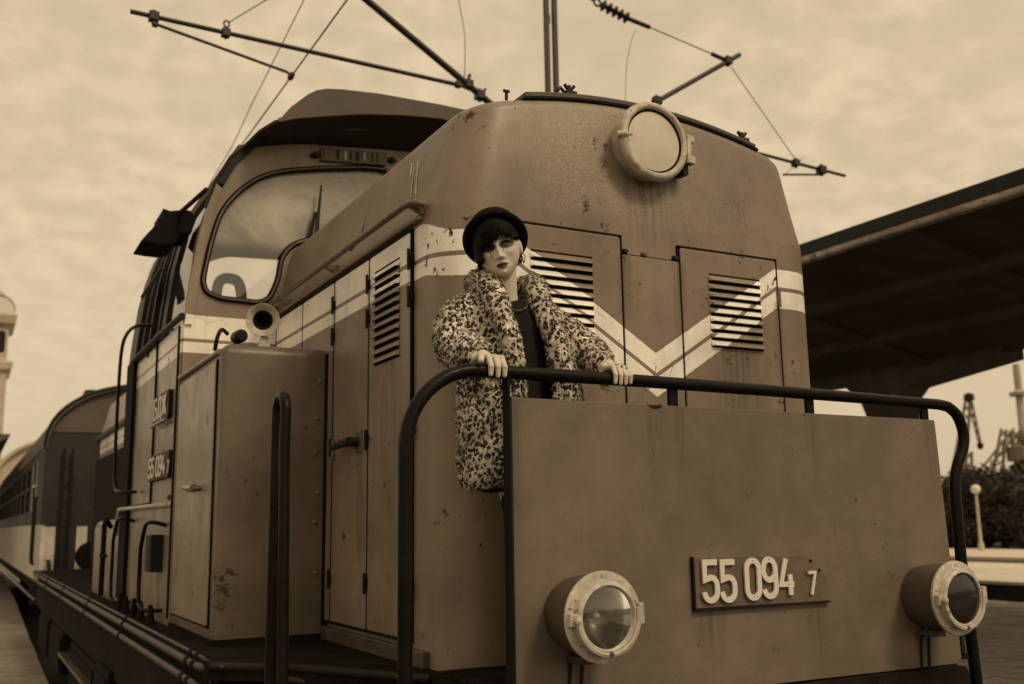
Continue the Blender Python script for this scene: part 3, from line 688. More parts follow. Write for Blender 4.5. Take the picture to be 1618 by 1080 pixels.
for wv in (rw, [(2*LX - x, z) for x, z in rw]): part('rear_window_pane', MB().prism(wv, 'y', 9.015, 9.019), 'sglass')
# cab sides: lower sheets, three window pillars and the curved cant rail
for s in (0, 1):
    def mx(x): return 2*LX - x if s else x
    def mbx(mb, x0, x1, *a): return mb.box(min(mx(x0), mx(x1)), max(mx(x0), mx(x1)), *a)
    sw = part('cab_side_wall', mbx(MB(), 1.18, 1.22, 6.661, 8.62, 1.0, 2.93), 'cab')
    up_ = [p for p in half if p[1] >= 2.9][:5]
    for y0, y1, nm in ((6.60, 6.69, 'paint'), (7.42, 7.60, 'black'), (8.46, 8.66, 'black'), (8.92, 9.0, 'black')):
        v = []
        for x, z in up_:
            v.append([(mx(x), y0, z), (mx(x), y1, z), (mx(x + .05), y1, z), (mx(x + .05), y0, z)])
        part('window_pillar', MB().loft(v), 'cab' if nm == 'paint' else 'black', sw)
    v = roofl; vi = [(x + .04, z - .03) for x, z in v]
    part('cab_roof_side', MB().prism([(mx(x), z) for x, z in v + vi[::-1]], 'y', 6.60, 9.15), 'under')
    for y0, y1 in ((6.69, 7.42), (7.60, 8.46)):
        v = [[(mx(x + .02), y0, z), (mx(x + .02), y1, z), (mx(x + .024), y1, z), (mx(x + .024), y0, z)] for x, z in up_]
        part('side_window_pane', MB().loft(v), 'sglass', sw)
    if s == 0:
        for y0, y1 in ((7.60, 8.46),):
            for t in (0, 1):
                v = [[(x - .014, a, z), (x - .014, a + .05, z), (x + .02, a + .05, z), (x + .02, a, z)] for x, z in up_[:5] for a in ((y0 + .40*t + .02),)]
                part('window_sash', MB().loft(v), 'black', sw)
        part('door_post', MB().box(1.15, 1.20, 8.60, 8.98, 1.05, 2.96), 'rubber', sw)
        v = [[(x - .03, 8.60, z), (x - .03, 8.95, z), (x + .03, 8.95, z), (x + .03, 8.60, z)] for x, z in up_]
        part('door_post', MB().loft(v), 'black', sw)
        part('window_sill', MB().tube([(1.165, 6.62, 2.955), (1.150, 7.4, 2.955), (1.150, 8.62, 2.955)], .022, 8), 'black', sw, smooth=60)
        part('door_line', MB().box(1.166, 1.179, 7.588, 7.606, 1.75, 2.93).box(1.166, 1.179, 7.60, 8.60, 1.765, 1.783), 'rubber', sw)
        part('down_pipe', MB().tube([(1.164, 6.69, 2.90), (1.164, 6.69, 2.0), (1.164, 6.69, 1.05)], .008, 8), 'black', sw, smooth=60)
        part('side_strip', MB().box(1.170, 1.179, 6.64, 6.68, 1.02, 2.93), 'cab', sw)
        # cast side plates with lettering
        def side_plate(y0, y1, z0, z1, text, h, gap, wd, nm, sx):
            p = part(nm, MB().prism(round_poly([(y0, z0), (y1, z0), (y1, z1), (y0, z1)], .03, 3), 'x', 1.150, 1.179), 'black', sw, bevel=.004)
            yy = y1 - .05
            for ch in text:
                if ch == ' ': yy -= gap*.7; continue
                hh = h*.6 if ch == '7' else h
                mb = MB(); glyph(mb, ch, lambda u, v, d, yy=yy: (1.148 - d, yy - u*sx, (z0 + z1)/2 - h/2 + v), hh, wd, .004)
                part('numeral' if ch.isdigit() else 'letter', mb, 'digit', p); yy -= (gap if ch != 'Ж' else gap*1.2)
            return p
        side_plate(6.90, 7.49, 2.325, 2.515, 'БДЖ', .135, .165, .15, 'company_plate', 1.9)
        side_plate(6.79, 7.60, 1.925, 2.105, '55 094 7', .125, .115, .17, 'side_number_plate', 1.65)
        part('plate_ledge', MB().tube([(1.14, 6.90, 2.31), (1.14, 7.49, 2.31)], .012, 8), 'steel', sw, smooth=60)
        part('white_handrail', MB().tube([(1.17, 6.74, 1.748), (1.12, 6.77, 1.748), (1.12, 8.4, 1.756), (1.12, 8.8, 1.757), (1.12, 8.86, 1.70), (1.12, 8.9, 1.55)], .015, 8), 'white', sw, smooth=60)
        part('small_bolt', MB().lathe([(0, .02), (.018, .015), (.02, 0)], (1.18, 6.86, 1.80), (-1, 0, 0), 10), 'box', sw, smooth=60)
        # tall hoop grab rails of the door
        hp = smooth_path([(1.17, 7.85, 3.11), (1.07, 7.95, 3.12), (1.05, 8.35, 3.12), (1.05, 8.60, 3.02), (1.05, 8.66, 2.7)], 5) + [(1.05, 8.66, 2.3)] + smooth_path([(1.05, 8.62, 2.02), (1.05, 8.5, 1.91), (1.06, 8.3, 1.88), (1.16, 8.2, 1.88)], 5)
        part('door_grab_rail', MB().tube(hp, .014, 9), 'rail', sw, smooth=60)
        for y, z0, z1 in ((7.05, 1.08, 1.62), (8.45, 1.05, 1.66)):
            gp = smooth_path([(1.18, y - .1, z1), (1.10, y - .08, z1 + .02), (1.07, y + .02, z1), (1.06, y + .12, z1 - .15)], 5) + [(1.06, y + .12, z0 + .15)] + smooth_path([(1.06, y + .10, z0 + .04), (1.08, y, z0), (1.18, y - .08, z0)], 5)
            part('grab_handle', MB().tube(gp, .0135, 9), 'rail', sw, smooth=60)
        part('control_box', MB().box(1.10, 1.179, 7.02, 7.24, 1.32, 1.56), 'black', sw, bevel=.006)
        for k in range(5): part('indicator', MB().box(1.165, 1.179, 7.42, 7.50, 1.39 + .035*k, 1.405 + .035*k), 'white', sw)
        for y in (6.9, 7.3, 7.6, 8.0, 8.3): part('valve', MB().tube([(1.10, y, 1.0), (1.10, y, 1.06), (1.10, y + .02, 1.12)], [.03, .022, .014], 8), 'dark', sw, smooth=60)
        part('sun_visor', MB().prism([(.935, 3.52), (.98, 3.585), (1.035, 3.655), (1.045, 3.70), (1.075, 3.71), (1.072, 3.775), (1.12, 3.762), (1.19, 3.778), (1.254, 3.785), (1.29, 3.74), (1.27, 3.62), (1.197, 3.597), (1.171, 3.535), (1.104, 3.513), (1.02, 3.514)], 'y', 6.98, 7.36), 'rubber', sw, bevel=.01)
        part('visor_stay', MB().tube([(1.30, 6.68, 3.85), (1.17, 7.0, 3.74)], .016, 8), 'black', sw, smooth=60)
        part('mirror', MB().prism([(1.09, 3.36), (1.20, 3.56), (1.22, 3.54), (1.11, 3.34)], 'y', 7.80, 8.0), 'black', sw)
part('cab_floor', MB().box(1.22, 4.46, 6.67, 8.98, 1.9, 1.95), 'inside')
part('cab_ceiling', MB().box(1.50, 4.18, 6.67, 8.98, 4.17, 4.20), 'inside')
# raised roof with its deep front visor, its shade painted near black below
top = [(1.675, 4.262), (1.70, 4.30), (1.744, 4.36), (1.807, 4.422), (1.859, 4.473), (1.919, 4.514), (1.99, 4.54), (2.093, 4.556), (2.371, 4.579), (2.659, 4.585), (2.84, 4.587)]
bot = [(1.66, 4.246), (1.78, 4.291), (2.007, 4.351), (2.251, 4.41), (2.562, 4.459), (2.84, 4.485)]
tp = top + [(2*LX - x, z) for x, z in top[-2::-1]]; bt = bot + [(2*LX - x, z) for x, z in bot[-2::-1]]
rr_ = part('raised_roof', MB().prism(tp + bt[::-1], 'y', 6.25, 9.1), 'roof', bevel=.008)
part('roof_lip', MB().loft([[(x, 6.235, z - .012), (x, 6.235, z + .014), (x, 6.262, z + .014), (x, 6.262, z - .012)] for x, z in bt]), 'roof', rr_)
soff = []
sl = [((1.50, 6.598, 4.135), (1.50, 4.125)), ((1.583, 6.45, 4.228), (1.60, 4.178)), ((1.64, 6.262, 4.238), (1.663, 4.200)), ((1.78, 6.262, 4.291), (1.84, 4.244)), ((2.007, 6.262, 4.351), (2.004, 4.272)), ((2.251, 6.262, 4.41), (2.229, 4.291)), ((2.562, 6.262, 4.459), (2.5, 4.32)), ((2.84, 6.262, 4.480), (2.84, 4.345))]
for (a, b) in sl + [((2*LX - a[0], a[1], a[2]), (2*LX - b[0], b[1])) for a, b in sl[-2::-1]]:
    soff.append([(a[0], a[1], a[2] + .012), (a[0], a[1], a[2] - .010), (b[0], 6.618, b[1] - .004), (b[0], 6.618, b[1] + .03)])
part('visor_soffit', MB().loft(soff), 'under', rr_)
edge = [p for p in half[4:7]] + [(1.50, 4.13)]
part('roof_gutter', MB().tube([(x - .006, 6.605, z + .006) for x, z in edge], .012, 8), 'black', smooth=60)
part('soffit_rail', MB().tube([(2.06, 6.42, 4.325), (2.36, 6.42, 4.375)], .012, 8), 'roof', cf, smooth=60)
# cab number box above the window, wiper, rails inside
nb = part('cab_number_box', MB().prism(round_poly([(2.06, 4.150), (2.56, 4.19), (2.56, 4.285), (2.06, 4.245)], .01, 2), 'y', 6.585, 6.618), 'plate', cf, bevel=.003)
for k, x in enumerate((2.075, 2.175, 2.23, 2.275, 2.32, 2.375, 2.44, 2.48)):
    zb = 4.157 + (x - 2.06)*.08
    part('number_strip', MB().box(x, x + (.006, .018, .02, .012, .022, .016, .008, .006)[k], 6.578, 6.586, zb + .01, zb + .075), 'black' if k % 3 != 2 else 'white', nb)
for x, z in ((2.02, 4.19), (2.60, 4.245)):
    part('clip', MB().box(x - .03, x + .03, 6.58, 6.612, z - .016, z + .004).box(x - .008, x + .008, 6.575, 6.612, z - .024, z + .014), 'black', nb)
part('wiper', MB().prism([(2.058, 3.96), (2.068, 3.96), (2.045, 3.56), (2.015, 3.56)], 'y', 6.565, 6.58).tube([(2.03, 6.59, 3.76), (1.98, 6.59, 3.5), (1.99, 6.61, 3.46)], .012, 7), 'black', cf)
part('driver_seat', MB().tube(smooth_path([(1.74, 8.35, 2.6), (1.735, 8.35, 3.3), (1.75, 8.35, 3.60), (1.84, 8.35, 3.66), (1.93, 8.35, 3.60), (1.95, 8.35, 3.3), (1.95, 8.35, 2.6)], 6), .045, 10), 'inside', smooth=60)
# rear locker
rl = part('rear_locker', rounded_box(1.18, 1.78, 9.2, 11.0, 1.0, 1.69, .05, .08), 'cab', smooth=45)
part('locker_pipe', MB().tube(smooth_path([(1.15, 9.5, 1.62), (1.10, 9.42, 1.68), (1.08, 9.35, 1.62)], 4) + [(1.08, 9.35, 1.05)], .022, 8).tube([(1.09, 9.25, 1.38), (1.09, 9.55, 1.38)], .018, 8), 'dark', rl, smooth=60)
# ================================================================== passenger coach behind the engine
MT['coachdark'] = paint('coach upper paint', (.022, .0172, .0135), chips=.5, streak=.3, rough=.5)
MT['coachlight'] = paint('coach cream paint', (.60, .545, .46), chips=.9, streak=.35, rough=.5, rust=(.12, .09, .065))
MT['coachroof'] = plain('coach roof canvas', (.10, .08, .062), .7, 0, .25, .2, 3)
CY0, CY1 = 19.3, 44.0
coach = thing('passenger_coach', (LX, 31, -.3), 'old dark passenger coach with cream lower band coupled behind the locomotive', 'railway coach')
cp = lambda n, mb, m, p=None, **k: mb.build(n, m, p or coach, **k)
wins = [(21.0 + 1.95*k, 22.25 + 1.95*k) for k in range(11)]
for s in (0, 1):
    mx = (lambda x: 2*LX - x) if s else (lambda x: x)
    a, b = sorted((mx(1.2), mx(1.26)))
    w_ = cp('coach_side', MB().box(a, b, CY0, CY1, 1.70, 1.98).box(a, b, CY0, CY1, 2.86, 3.06), 'coachdark')
    ys = [CY0] + [v for q in wins for v in q] + [CY1]
    for k in range(0, len(ys), 2): cp('wall_panel', MB().box(a, b, ys[k], ys[k + 1], 1.98, 2.86), 'coachdark', w_)
    cp('lower_band', MB().box(*sorted((mx(1.192), mx(1.25))), CY0 + .02, CY1, .74, 1.70), 'coachlight', w_, bevel=.01)
    for y0, y1 in wins:
        f = cp('window', MB().box(*sorted((mx(1.185), mx(1.21))), y0, y0 + .05, 1.96, 2.88).box(*sorted((mx(1.185), mx(1.21))), y1 - .05, y1, 1.96, 2.88).box(*sorted((mx(1.185), mx(1.21))), y0 + .05, y1 - .05, 2.42, 2.47), 'coachlight' if y0 < 22 else 'coachdark', w_)
        cp('pane', MB().box(*sorted((mx(1.225), mx(1.230))), y0 + .05, y1 - .05, 1.98, 2.86), 'darklens', w_)
    for y in (19.9, 20.5): cp('grab_rail', MB().tube([(mx(1.16), y, 1.0), (mx(1.14), y, 1.1), (mx(1.14), y, 2.1), (mx(1.16), y, 2.2)], .018, 8), 'black', w_, smooth=60)
    cp('entry_step', MB().box(*sorted((mx(1.15), mx(1.45))), 19.5, 20.4, .34, .38).box(*sorted((mx(1.15), mx(1.45))), 19.5, 20.4, .62, .65), 'dark', w_)
def croof(x): return 3.04 + 1.14*math.sqrt(max(0, 1 - ((x - LX)/1.66)**2))**.9
xs = [LX - 1.66*math.cos(math.pi*k/26) for k in range(27)]
outer = [(x, croof(x)) for x in xs]
rf = cp('coach_roof', MB().prism(outer + [(LX + (x - LX)*.97, z - .05) for x, z in outer[::-1]], 'y', CY0 - .12, CY1 + .1), 'coachroof', smooth=30)
cp('roof_edge', MB().tube([(x, CY0 - .12, z) for x, z in outer], .03, 6), 'black', rf, smooth=60)
for k in range(6): cp('roof_vent', MB().lathe([(0, .22), (.16, .20), (.2, .10), (.1, .08), (.1, -.06)], (LX - .75, 21.0 + 3.4*k, croof(LX - .75)), (0, 0, 1), 14), 'black', rf, smooth=40)
ew = cp('end_wall', MB().prism([(1.26, .8), (4.42, .8), (4.42, 3.02)] + [(LX + (x - LX)*.96, z - .05) for x, z in outer[::-1][1:-1]] + [(1.26, 3.02)], 'y', CY0, CY0 + .06), 'coachdark')
cp('roof_dome_end', MB().prism([(LX + (x - LX)*.955, z - .055) for x, z in outer[2:-2]], 'y', CY0 - .02, CY0), 'coachroof', ew)
cp('gangway', MB().box(2.36, 3.32, CY0 - .45, CY0, 1.05, 3.0), 'rubber', ew, bevel=.05)
for x0, x1 in ((1.21, 1.44), (1.78, 1.95)): cp('end_band', MB().box(x0, x1, CY0 - .015, CY0, .80, 1.66), 'coachlight', ew)
for x in (1.50, 1.64): cp('end_ladder', MB().tube([(x, CY0 - .08, .9), (x, CY0 - .08, 3.0)], .02, 8), 'black', ew, smooth=60)
for k in range(6): cp('ladder_rung', MB().tube([(1.50, CY0 - .08, 1.1 + .33*k), (1.64, CY0 - .08, 1.1 + .33*k)], .014, 6), 'black', ew)
for x in (1.96, 3.72): cp('buffer', MB().lathe([(.10, 0), (.10, .35), (.07, .35), (.07, .6), (.24, .62), (.24, .66), (0, .68)], (x, CY0 + .02, 1.16), (0, -1, 0), 24), 'dark', smooth=35)
cp('end_hose', MB().tube(smooth_path([(1.35, CY0 - .1, 1.1), (1.40, CY0 - .2, .8), (1.5, CY0 - .3, .72), (1.7, CY0 - .2, .9)], 6), .035, 8), 'black', smooth=60)
cp('coach_underframe', MB().box(1.35, 4.33, CY0 - .05, CY1, .45, .80), 'dark')
for y in (22.0, 24.5, 39.0, 41.5):
    for s in (-1, 1): inst('wheel', whl, Matrix.Translation((LX + s*.75, y, .21)) @ Matrix.Rotation(0 if s < 0 else math.pi, 4, 'Z'), coach)

# ================================================================== platform canopies
can = thing('platform_canopy', (13.75, 20, 0), 'dark butterfly platform canopy on haunched columns, right of the locomotive', 'canopy')
kp = lambda n, mb, m, p=None, **k: mb.build(n, m, p or can, **k)
nx, nz, vx, vz = 9.30, 4.93, 13.75, 4.02
kp('canopy_slab', MB().prism([(nx, nz), (vx, vz), (2*vx - nx, nz), (2*vx - nx, nz + .14), (vx, vz + .32), (nx, nz + .14)], 'y', -6, 70), 'canopy')
kp('fascia', MB().box(nx - .05, nx, -6, 70, nz - .04, nz + .14), 'black')
for k in range(18): kp('rib', MB().prism([(nx + .12, nz - .028), (vx - .3, vz + .045), (vx - .3, vz - .04), (nx + .12, nz - .07)], 'y', -2 + 3.2*k, -1.75 + 3.2*k), 'canopy')
kp('gutter', MB().prism([(nx - .085, nz - .095), (nx - .075, nz - .115), (nx + .035, nz - .115), (nx + .045, nz - .045), (nx - .085, nz - .045)], 'y', -6, 70), 'cream')
for f in (.33, .66): kp('purlin', MB().box(nx + (vx - nx)*f - .12, nx + (vx - nx)*f + .12, -6, 70, nz + (vz - nz)*f - .10, nz + (vz - nz)*f + .03), 'canopy')
bp = [(9.55, 4.2), (9.55, 3.915)]; bz = []
for yc in (11.85, 19.85, 27.85, 35.85, 43.85):
    bz += [(yc - .55, 3.70), (yc - .40, 3.56), (yc - .33, 3.30), (yc + .33, 3.30), (yc + .45, 3.60), (yc + .85, 3.915)]
    if yc < 43: bz += [(yc + 5.6, 3.915)]
kp('spine_beam', MB().prism(bp + bz + [(60, 3.915), (60, 4.2)], 'x', vx - .28, vx + .28), 'canopy')
for yc in (11.85, 19.85, 27.85, 35.85, 43.85):
    kp('column', MB().loft([[(vx - a, yc - b, z), (vx + a, yc - b, z), (vx + a, yc + b, z), (vx - a, yc + b, z)] for z, a, b in ((0, .22, .22), (2.2, .25, .25), (3.32, .29, .33))]), 'canopy', bevel=.03)
lc = thing('left_platform_canopy', (-2, 30, 0), 'black canopy corner over the left platform, below the pale tower', 'canopy')
MB().prism([(.93, 3.98), (.90, 3.90), (.2, 3.50), (-5, 3.45), (-5, 4.02)], 'y', 28, 58).build('canopy_slab', 'canopy', lc)
for y in (30, 38, 46, 54): MB().box(-2.7, -2.45, y, y + .25, 0, 3.5).build('column', 'canopy', lc, bevel=.02)

# ================================================================== overhead line
Y0 = 10.2
mast = thing('catenary_mast', (6.17, Y0, -.5), 'twin-post catenary mast rising behind the hood, with arms to both sides', 'mast')
mp = lambda n, mb, m='wire', p=None, **k: mb.build(n, m, p or mast, **k)
for x in (6.085, 6.205):
    mp('post', MB().prism([(x, Y0 - .03), (x + .055, Y0 - .03), (x + .055, Y0 + .03), (x, Y0 + .03)], 'z', -.5, 10.5), 'mast')
for k in range(9): mp('batten', MB().box(6.15, 6.20, Y0 + .05, Y0 + .06, .2 + 1.1*k, .32 + 1.1*k), 'mast')
def T(n, a, b, r, p=None, m='wire', seg=8, mid=None):
    pts = [(a[0], Y0, a[1]), (b[0], Y0, b[1])] if not mid else [(q[0], Y0, q[1]) for q in (a, *mid, b)]
    return mp(n, MB().tube(smooth_path(pts, 6) if mid else pts, r, seg), m, p, smooth=60)
def clamp(x, z, s=.045, p=None): return mp('clamp', MB().box(x - s, x + s, Y0 - s, Y0 + s, z - s, z + s).tube([(x, Y0, z - s*1.5), (x, Y0, z + s*1.5)], s*.5, 8), 'wire', p, bevel=.012)
rg = T('registration_tube', (1.155, 6.815), (4.93, 6.765), .026)
T('steady_arm', (1.40, 6.735), (2.80, 6.493), .017); T('contact_clip', (2.80, 6.493), (2.838, 6.449), .014)
mp('wire_clip', MB().lathe([(0, .06), (.03, .04), (.035, 0), (.03, -.04), (0, -.06)], (2.838, Y0, 6.455), (.5, 0, 1), 10), smooth=60)
clamp(1.385, 6.81, .05, rg); clamp(2.12, 6.80, .045, rg); clamp(1.40, 6.74, .03, rg); clamp(4.86, 6.77, .035, rg)
mp('eye', MB().tube([(2.125 + .03*math.cos(t), Y0, 6.905 + .035*math.sin(t)) for t in (2*math.pi*k/12 for k in range(12))], .010, 6, close=True), 'wire', rg)
T('stay_wire', (2.15, 6.93), (3.1, 7.80), .006)
st = T('cantilever_strut', (2.5, 8.30), (6.12, 6.11), .042); clamp(5.00, 6.80, .05, st); clamp(5.15, 6.69, .055, st); mp('strut_lug', MB().tube([(4.99, Y0, 6.83), (5.02, Y0, 6.93)], .02, 6).tube([(5.17, Y0, 6.70), (5.23, Y0, 6.79)], .016, 6), 'wire', st)
T('dropper', (4.87, 8.2), (4.945, 6.83), .005, mid=[(4.88, 7.86), (4.955, 7.4)])
T('top_tie', (6.15, 8.9), (2.5, 8.32), .012)
def insul(a, b):
    A, B = Vector((a[0], Y0, a[1])), Vector((b[0], Y0, b[1])); L = (B - A).length; prof = [(.02, 0)]
    n = 5
    for k in range(n):
        h = L*(k + .15)/n; prof += [(.03, h), (.075, h + L*.06), (.078, h + L*.09), (.035, h + L*.13)]
    return mp('insulator', MB().lathe(prof + [(.02, L)], A, B - A, 16), 'galv', smooth=40)
T('tie_rod', (6.22, 8.56), (6.85, 8.345), .016); insul((6.95, 8.325), (7.40, 8.222))
mp('eye', MB().tube([(6.90 + .05*math.cos(t), Y0, 8.335 + .05*math.sin(t)) for t in (2*math.pi*k/12 for k in range(12))], .016, 6, close=True))
T('turnbuckle', (7.40, 8.222), (7.74, 8.18), .030); T('tie_wire', (7.72, 8.183), (8.80, 8.026), .008); T('tie_end', (8.80, 8.026), (9.05, 7.985), .03)
s2 = T('cantilever_strut', (9.31, 8.125), (6.25, 6.09), .034); clamp(9.08, 7.98, .055, s2); clamp(7.80, 7.14, .05, s2)
T('dropper', (7.51, 8.09), (7.29, 7.0), .004, mid=[(7.42, 7.9), (7.33, 7.5)])
T('dropper', (9.138, 7.906), (10.254, 6.705), .006)
r2 = T('registration_tube', (9.2, 6.70), (11.23, 6.612), .024); clamp(10.25, 6.655, .05, r2); clamp(10.755, 6.625, .06, r2)
T('steady_arm', (10.0, 6.44), (10.75, 6.555), .016)
T('dropper', (10.0, 6.42), (10.4, 6.75), .004)
def wire(name, pts, r, label):
    o = MB().tube(pts, [r if p[1] < 14 else r*max(.10, 1 - (p[1] - 14)/8) for p in pts], 6).build(name, 'wire', None, smooth=60); tag(o, label, 'wire', 'overhead wires'); return o
wire('contact_wire', [(2.838, y, 6.449) for y in (-5, 0, 5, 10.2, 14, 17, 20, 24, 40, 70, 110, 160)], .0085, 'lower thicker contact wire held by the steady arm above the cab')
wire('messenger_wire', smooth_path([(2.84, -4, 9.3), (2.84, 4, 8.05), (2.84, 9.79, 7.153), (2.84, 11.9, 6.835), (2.84, 13.9, 6.57), (2.84, 20, 6.52), (2.84, 60, 6.9), (2.84, 110, 7.2)], 8), .0055, 'thin upper messenger wire left of the contact wire')

# ================================================================== far things
def lattice(mb, a, b, w, n, r, w2=None):
    a, b = Vector(a), Vector(b); t = (b - a).normalized(); u = t.orthogonal().normalized(); v = t.cross(u); w2 = w2 or w
    def c(k, i):
        f = k/n; ww = w*(1 - f) + w2*f
        return a + (b - a)*f + (u if i in (0, 1) else -u)*ww/2 + (v if i in (0, 3) else -v)*ww/2
    for i in range(4): mb.tube([c(0, i), c(n, i)], r, 5)
    for k in range(n):
        for i in range(4): mb.tube([c(k, i), c(k + 1, (i + 1) % 4)], r*.6, 4)
    return mb
MT['crane'] = plain('hazed crane steel', (.25, .205, .16), .7, 0, .2, .1, .5)  # lighter steel tone has the distance haze painted in
cr = thing('harbour_crane', (131, 100.5, -.6), 'slim distant harbour crane with pointed jib above the trees', 'crane', 'harbour cranes')
lattice(MB(), (129.8, 101.9, 3.5), (131.0, 98.7, 19.2), 2.2, 12, .16, .6).build('jib', 'crane', cr)
lattice(MB(), (131.0, 98.7, 19.2), (132.9, 99.0, 12.0), .5, 6, .12, .3).build('jib_head', 'crane', cr)
MB().lathe([(0, .7), (.7, .4), (.8, -.4), (0, -.8)], (131.0, 98.7, 19.0), (0, 0, 1), 10).build('pulley', 'black', cr)
MB().lathe([(0, .5), (.5, .3), (.4, -.4), (0, -.6)], (132.9, 99.0, 11.8), (0, 0, 1), 10).build('hook_block', 'black', cr)
lattice(MB(), (131.3, 101.5, -.6), (131.8, 100.2, 11.0), 1.6, 8, .15, .8).build('tower_leg', 'crane', cr)
MB().box(129.6, 132.9, 100.0, 102.6, 3.2, 6.6).build('machine_house', 'crane', cr, bevel=.2)
MB().box(130.2, 132.0, 99.6, 100.2, 6.6, 9.0).build('cabin', 'crane', cr, bevel=.2)
for x, y in ((129.2, 100), (132.9, 100), (129.2, 103), (132.9, 103)): MB().tube([(x, y, -.6), (131.2, 101.3, 4)], .25, 6).build('portal_leg', 'crane', cr)
cr2 = thing('harbour_crane', (137.4, 97.2, -.6), 'broad dark harbour crane with tangled lattice at right edge', 'crane', 'harbour cranes')
lattice(MB(), (134.6, 99.6, 1), (136.2, 97.2, 14.2), 1.8, 9, .16, .7).build('jib', 'crane', cr2)
lattice(MB(), (139.2, 95.4, 0), (137.6, 96.2, 14.0), 2.6, 8, .26, 1.4).build('tower_leg', 'crane', cr2)
lattice(MB(), (136.3, 97.0, 0), (138.9, 95.9, 13.2), 2.0, 8, .24, 1.2).build('tower_leg', 'crane', cr2)
MB().box(136.6, 139.6, 94.6, 97.6, 9.4, 11.6).build('machine_house', 'crane', cr2, bevel=.2)
MB().box(135.6, 138.0, 96.0, 98.4, 5.0, 7.2).build('cabin', 'crane', cr2, bevel=.2)
lattice(MB(), (134.0, 99.9, 8.0), (137.6, 96.2, 14.0), .8, 6, .12).build('back_stay', 'crane', cr2)
fm = thing('floodlight_mast', (137.6, 96.2, -.6), 'pale tall floodlight mast standing behind the broad crane', 'mast')
MB().lathe([(.75, 0), (.6, 12), (.5, 24.6), (0, 24.6)], (138.9, 96.0, -.6), (0, 0, 1), 12).build('pole', 'stone', fm, smooth=40)
MB().lathe([(0, 0), (1.3, 0), (1.4, .5), (.6, .9), (0, .9)], (138.9, 96.0, 19.2), (0, 0, 1), 14).build('lamp_gallery', 'stone', fm)
lp_ = thing('platform_lamp', (40.2, 30.4, .05), 'slender lamp post with a white globe in front of the dark trees', 'lamp post')
MB().lathe([(.14, 0), (.12, .3), (.075, .4), (.055, 2.5), (.09, 2.52), (.09, 2.56), (0, 2.56)], (40.2, 30.4, .05), (0, 0, 1), 12).build('post', 'stone', lp_, smooth=40)
MB().lathe([(0, -.21)] + [(.21*math.sin(a), -.21*math.cos(a)) for a in (math.pi*k/10 for k in range(1, 10))] + [(0, .21)], (40.2, 30.4, 2.76), (0, 0, 1), 18).build('globe', 'digit', lp_, smooth=80)
MT['bark'] = plain('bark', (.035, .028, .022), .9, 0, .4, .6, 6)
def leafmat():
    m = Mat('foliage'); oi = m.n.new('ShaderNodeNewGeometry')
    rnd = E_(m, oi.outputs['Random Per Island'])
    c = m.mix(rnd, (.018, .0145, .011), (.075, .060, .043))
    return m.done(m.bsdf(c, .8, 0, .2))
MT['leaf'] = leafmat()
def leaves(blobs, n, size, seed):
    rg_ = np.random.default_rng(seed); v = []; f = []
    wts = np.array([b[3]**2 for b in blobs]); wts = wts/wts.sum()
    for k in range(n):
        b = blobs[rg_.choice(len(blobs), p=wts)]
        d = rg_.normal(size=3); d /= np.linalg.norm(d); r = b[3]*rg_.uniform(.35, 1.05)**.6
        p = np.array(b[:3]) + d*r*np.array((1, 1, .85)); a = rg_.normal(size=3); a /= np.linalg.norm(a)
        q = np.cross(a, rg_.normal(size=3)); q /= np.linalg.norm(q); s = size*rg_.uniform(.5, 1.3)
        i = len(v); v += [tuple(p - a*s), tuple(p + q*s*.5), tuple(p + a*s), tuple(p - q*s*.5)]; f.append((i, i + 1, i + 2, i + 3))
    mb = MB(); mb.v, mb.f, mb.mi = v, f, [0]*len(f); return mb
specs = [(46.6, 37.2, 3.9, 'leftmost low bushy tree, just right of the curved railing end'), (44.0, 34.0, 3.7, 'low bushy tree just left of the white globe lamp'), (46.6, 34.9, 4.0, 'bushy tree right behind the white globe lamp post'), (45.6, 33.1, 3.8, 'bushy tree next to the right of the white globe lamp'), (44.6, 31.4, 3.7, 'bushy tree cut off by the right edge of the frame'), (54.3, 42.3, 4.9, 'taller tree rising behind the bushy row below the slim crane'), (56.2, 40.1, 5.1, 'taller tree rising behind the bushy row below the broad crane')]
for k, (x, y, h, lab) in enumerate(specs):
    t = thing('tree', (x, y, -.1), lab, 'tree', 'trees beyond the platforms')
    rr = random.Random(k); tr = MB(); blobs = []
    tr.tube(smooth_path([(x, y, -.2), (x + .05, y, h*.25), (x + rr.uniform(-.15, .15), y + .1, h*.6)], 4), [.20 - .011*i for i in range(9)], 8)
    for j in range(9):
        a = 2*math.pi*j/9 + rr.uniform(-.3, .3); L = h*rr.uniform(.28, .46); z0 = h*rr.uniform(.12, .5)
        e = (x + L*math.cos(a), y + L*math.sin(a), z0 + h*rr.uniform(.05, .36)); tr.tube([(x, y, z0), e], [.07, .02], 6)
        blobs.append((*e, h*rr.uniform(.16, .26)))
    for j in range(4): blobs.append((x + rr.uniform(-.5, .5), y + rr.uniform(-.5, .5), h*rr.uniform(.6, .82), h*rr.uniform(.14, .22)))
    for j in range(5): blobs.append((x + rr.uniform(-1.2, 1.2), y + rr.uniform(-1.2, 1.2), h*rr.uniform(.1, .3), h*.2))
    tr.build('trunk', 'bark', t, smooth=60)
    leaves(blobs, 4200, .13, 10 + k).build('crown', 'leaf', t)
# far wooded bank reads as one mass
bl = []; rr = random.Random(5)
for k in range(120):
    y = rr.uniform(20, 130); bl.append((62 + rr.uniform(0, 8), y, rr.uniform(.2, 3.6), rr.uniform(1.2, 2.2)))
o = leaves(bl, 16000, .4, 77).build('wooded_bank', 'leaf', None); tag(o, 'dark wooded bank behind the platform trees', 'woodland', kind='stuff')

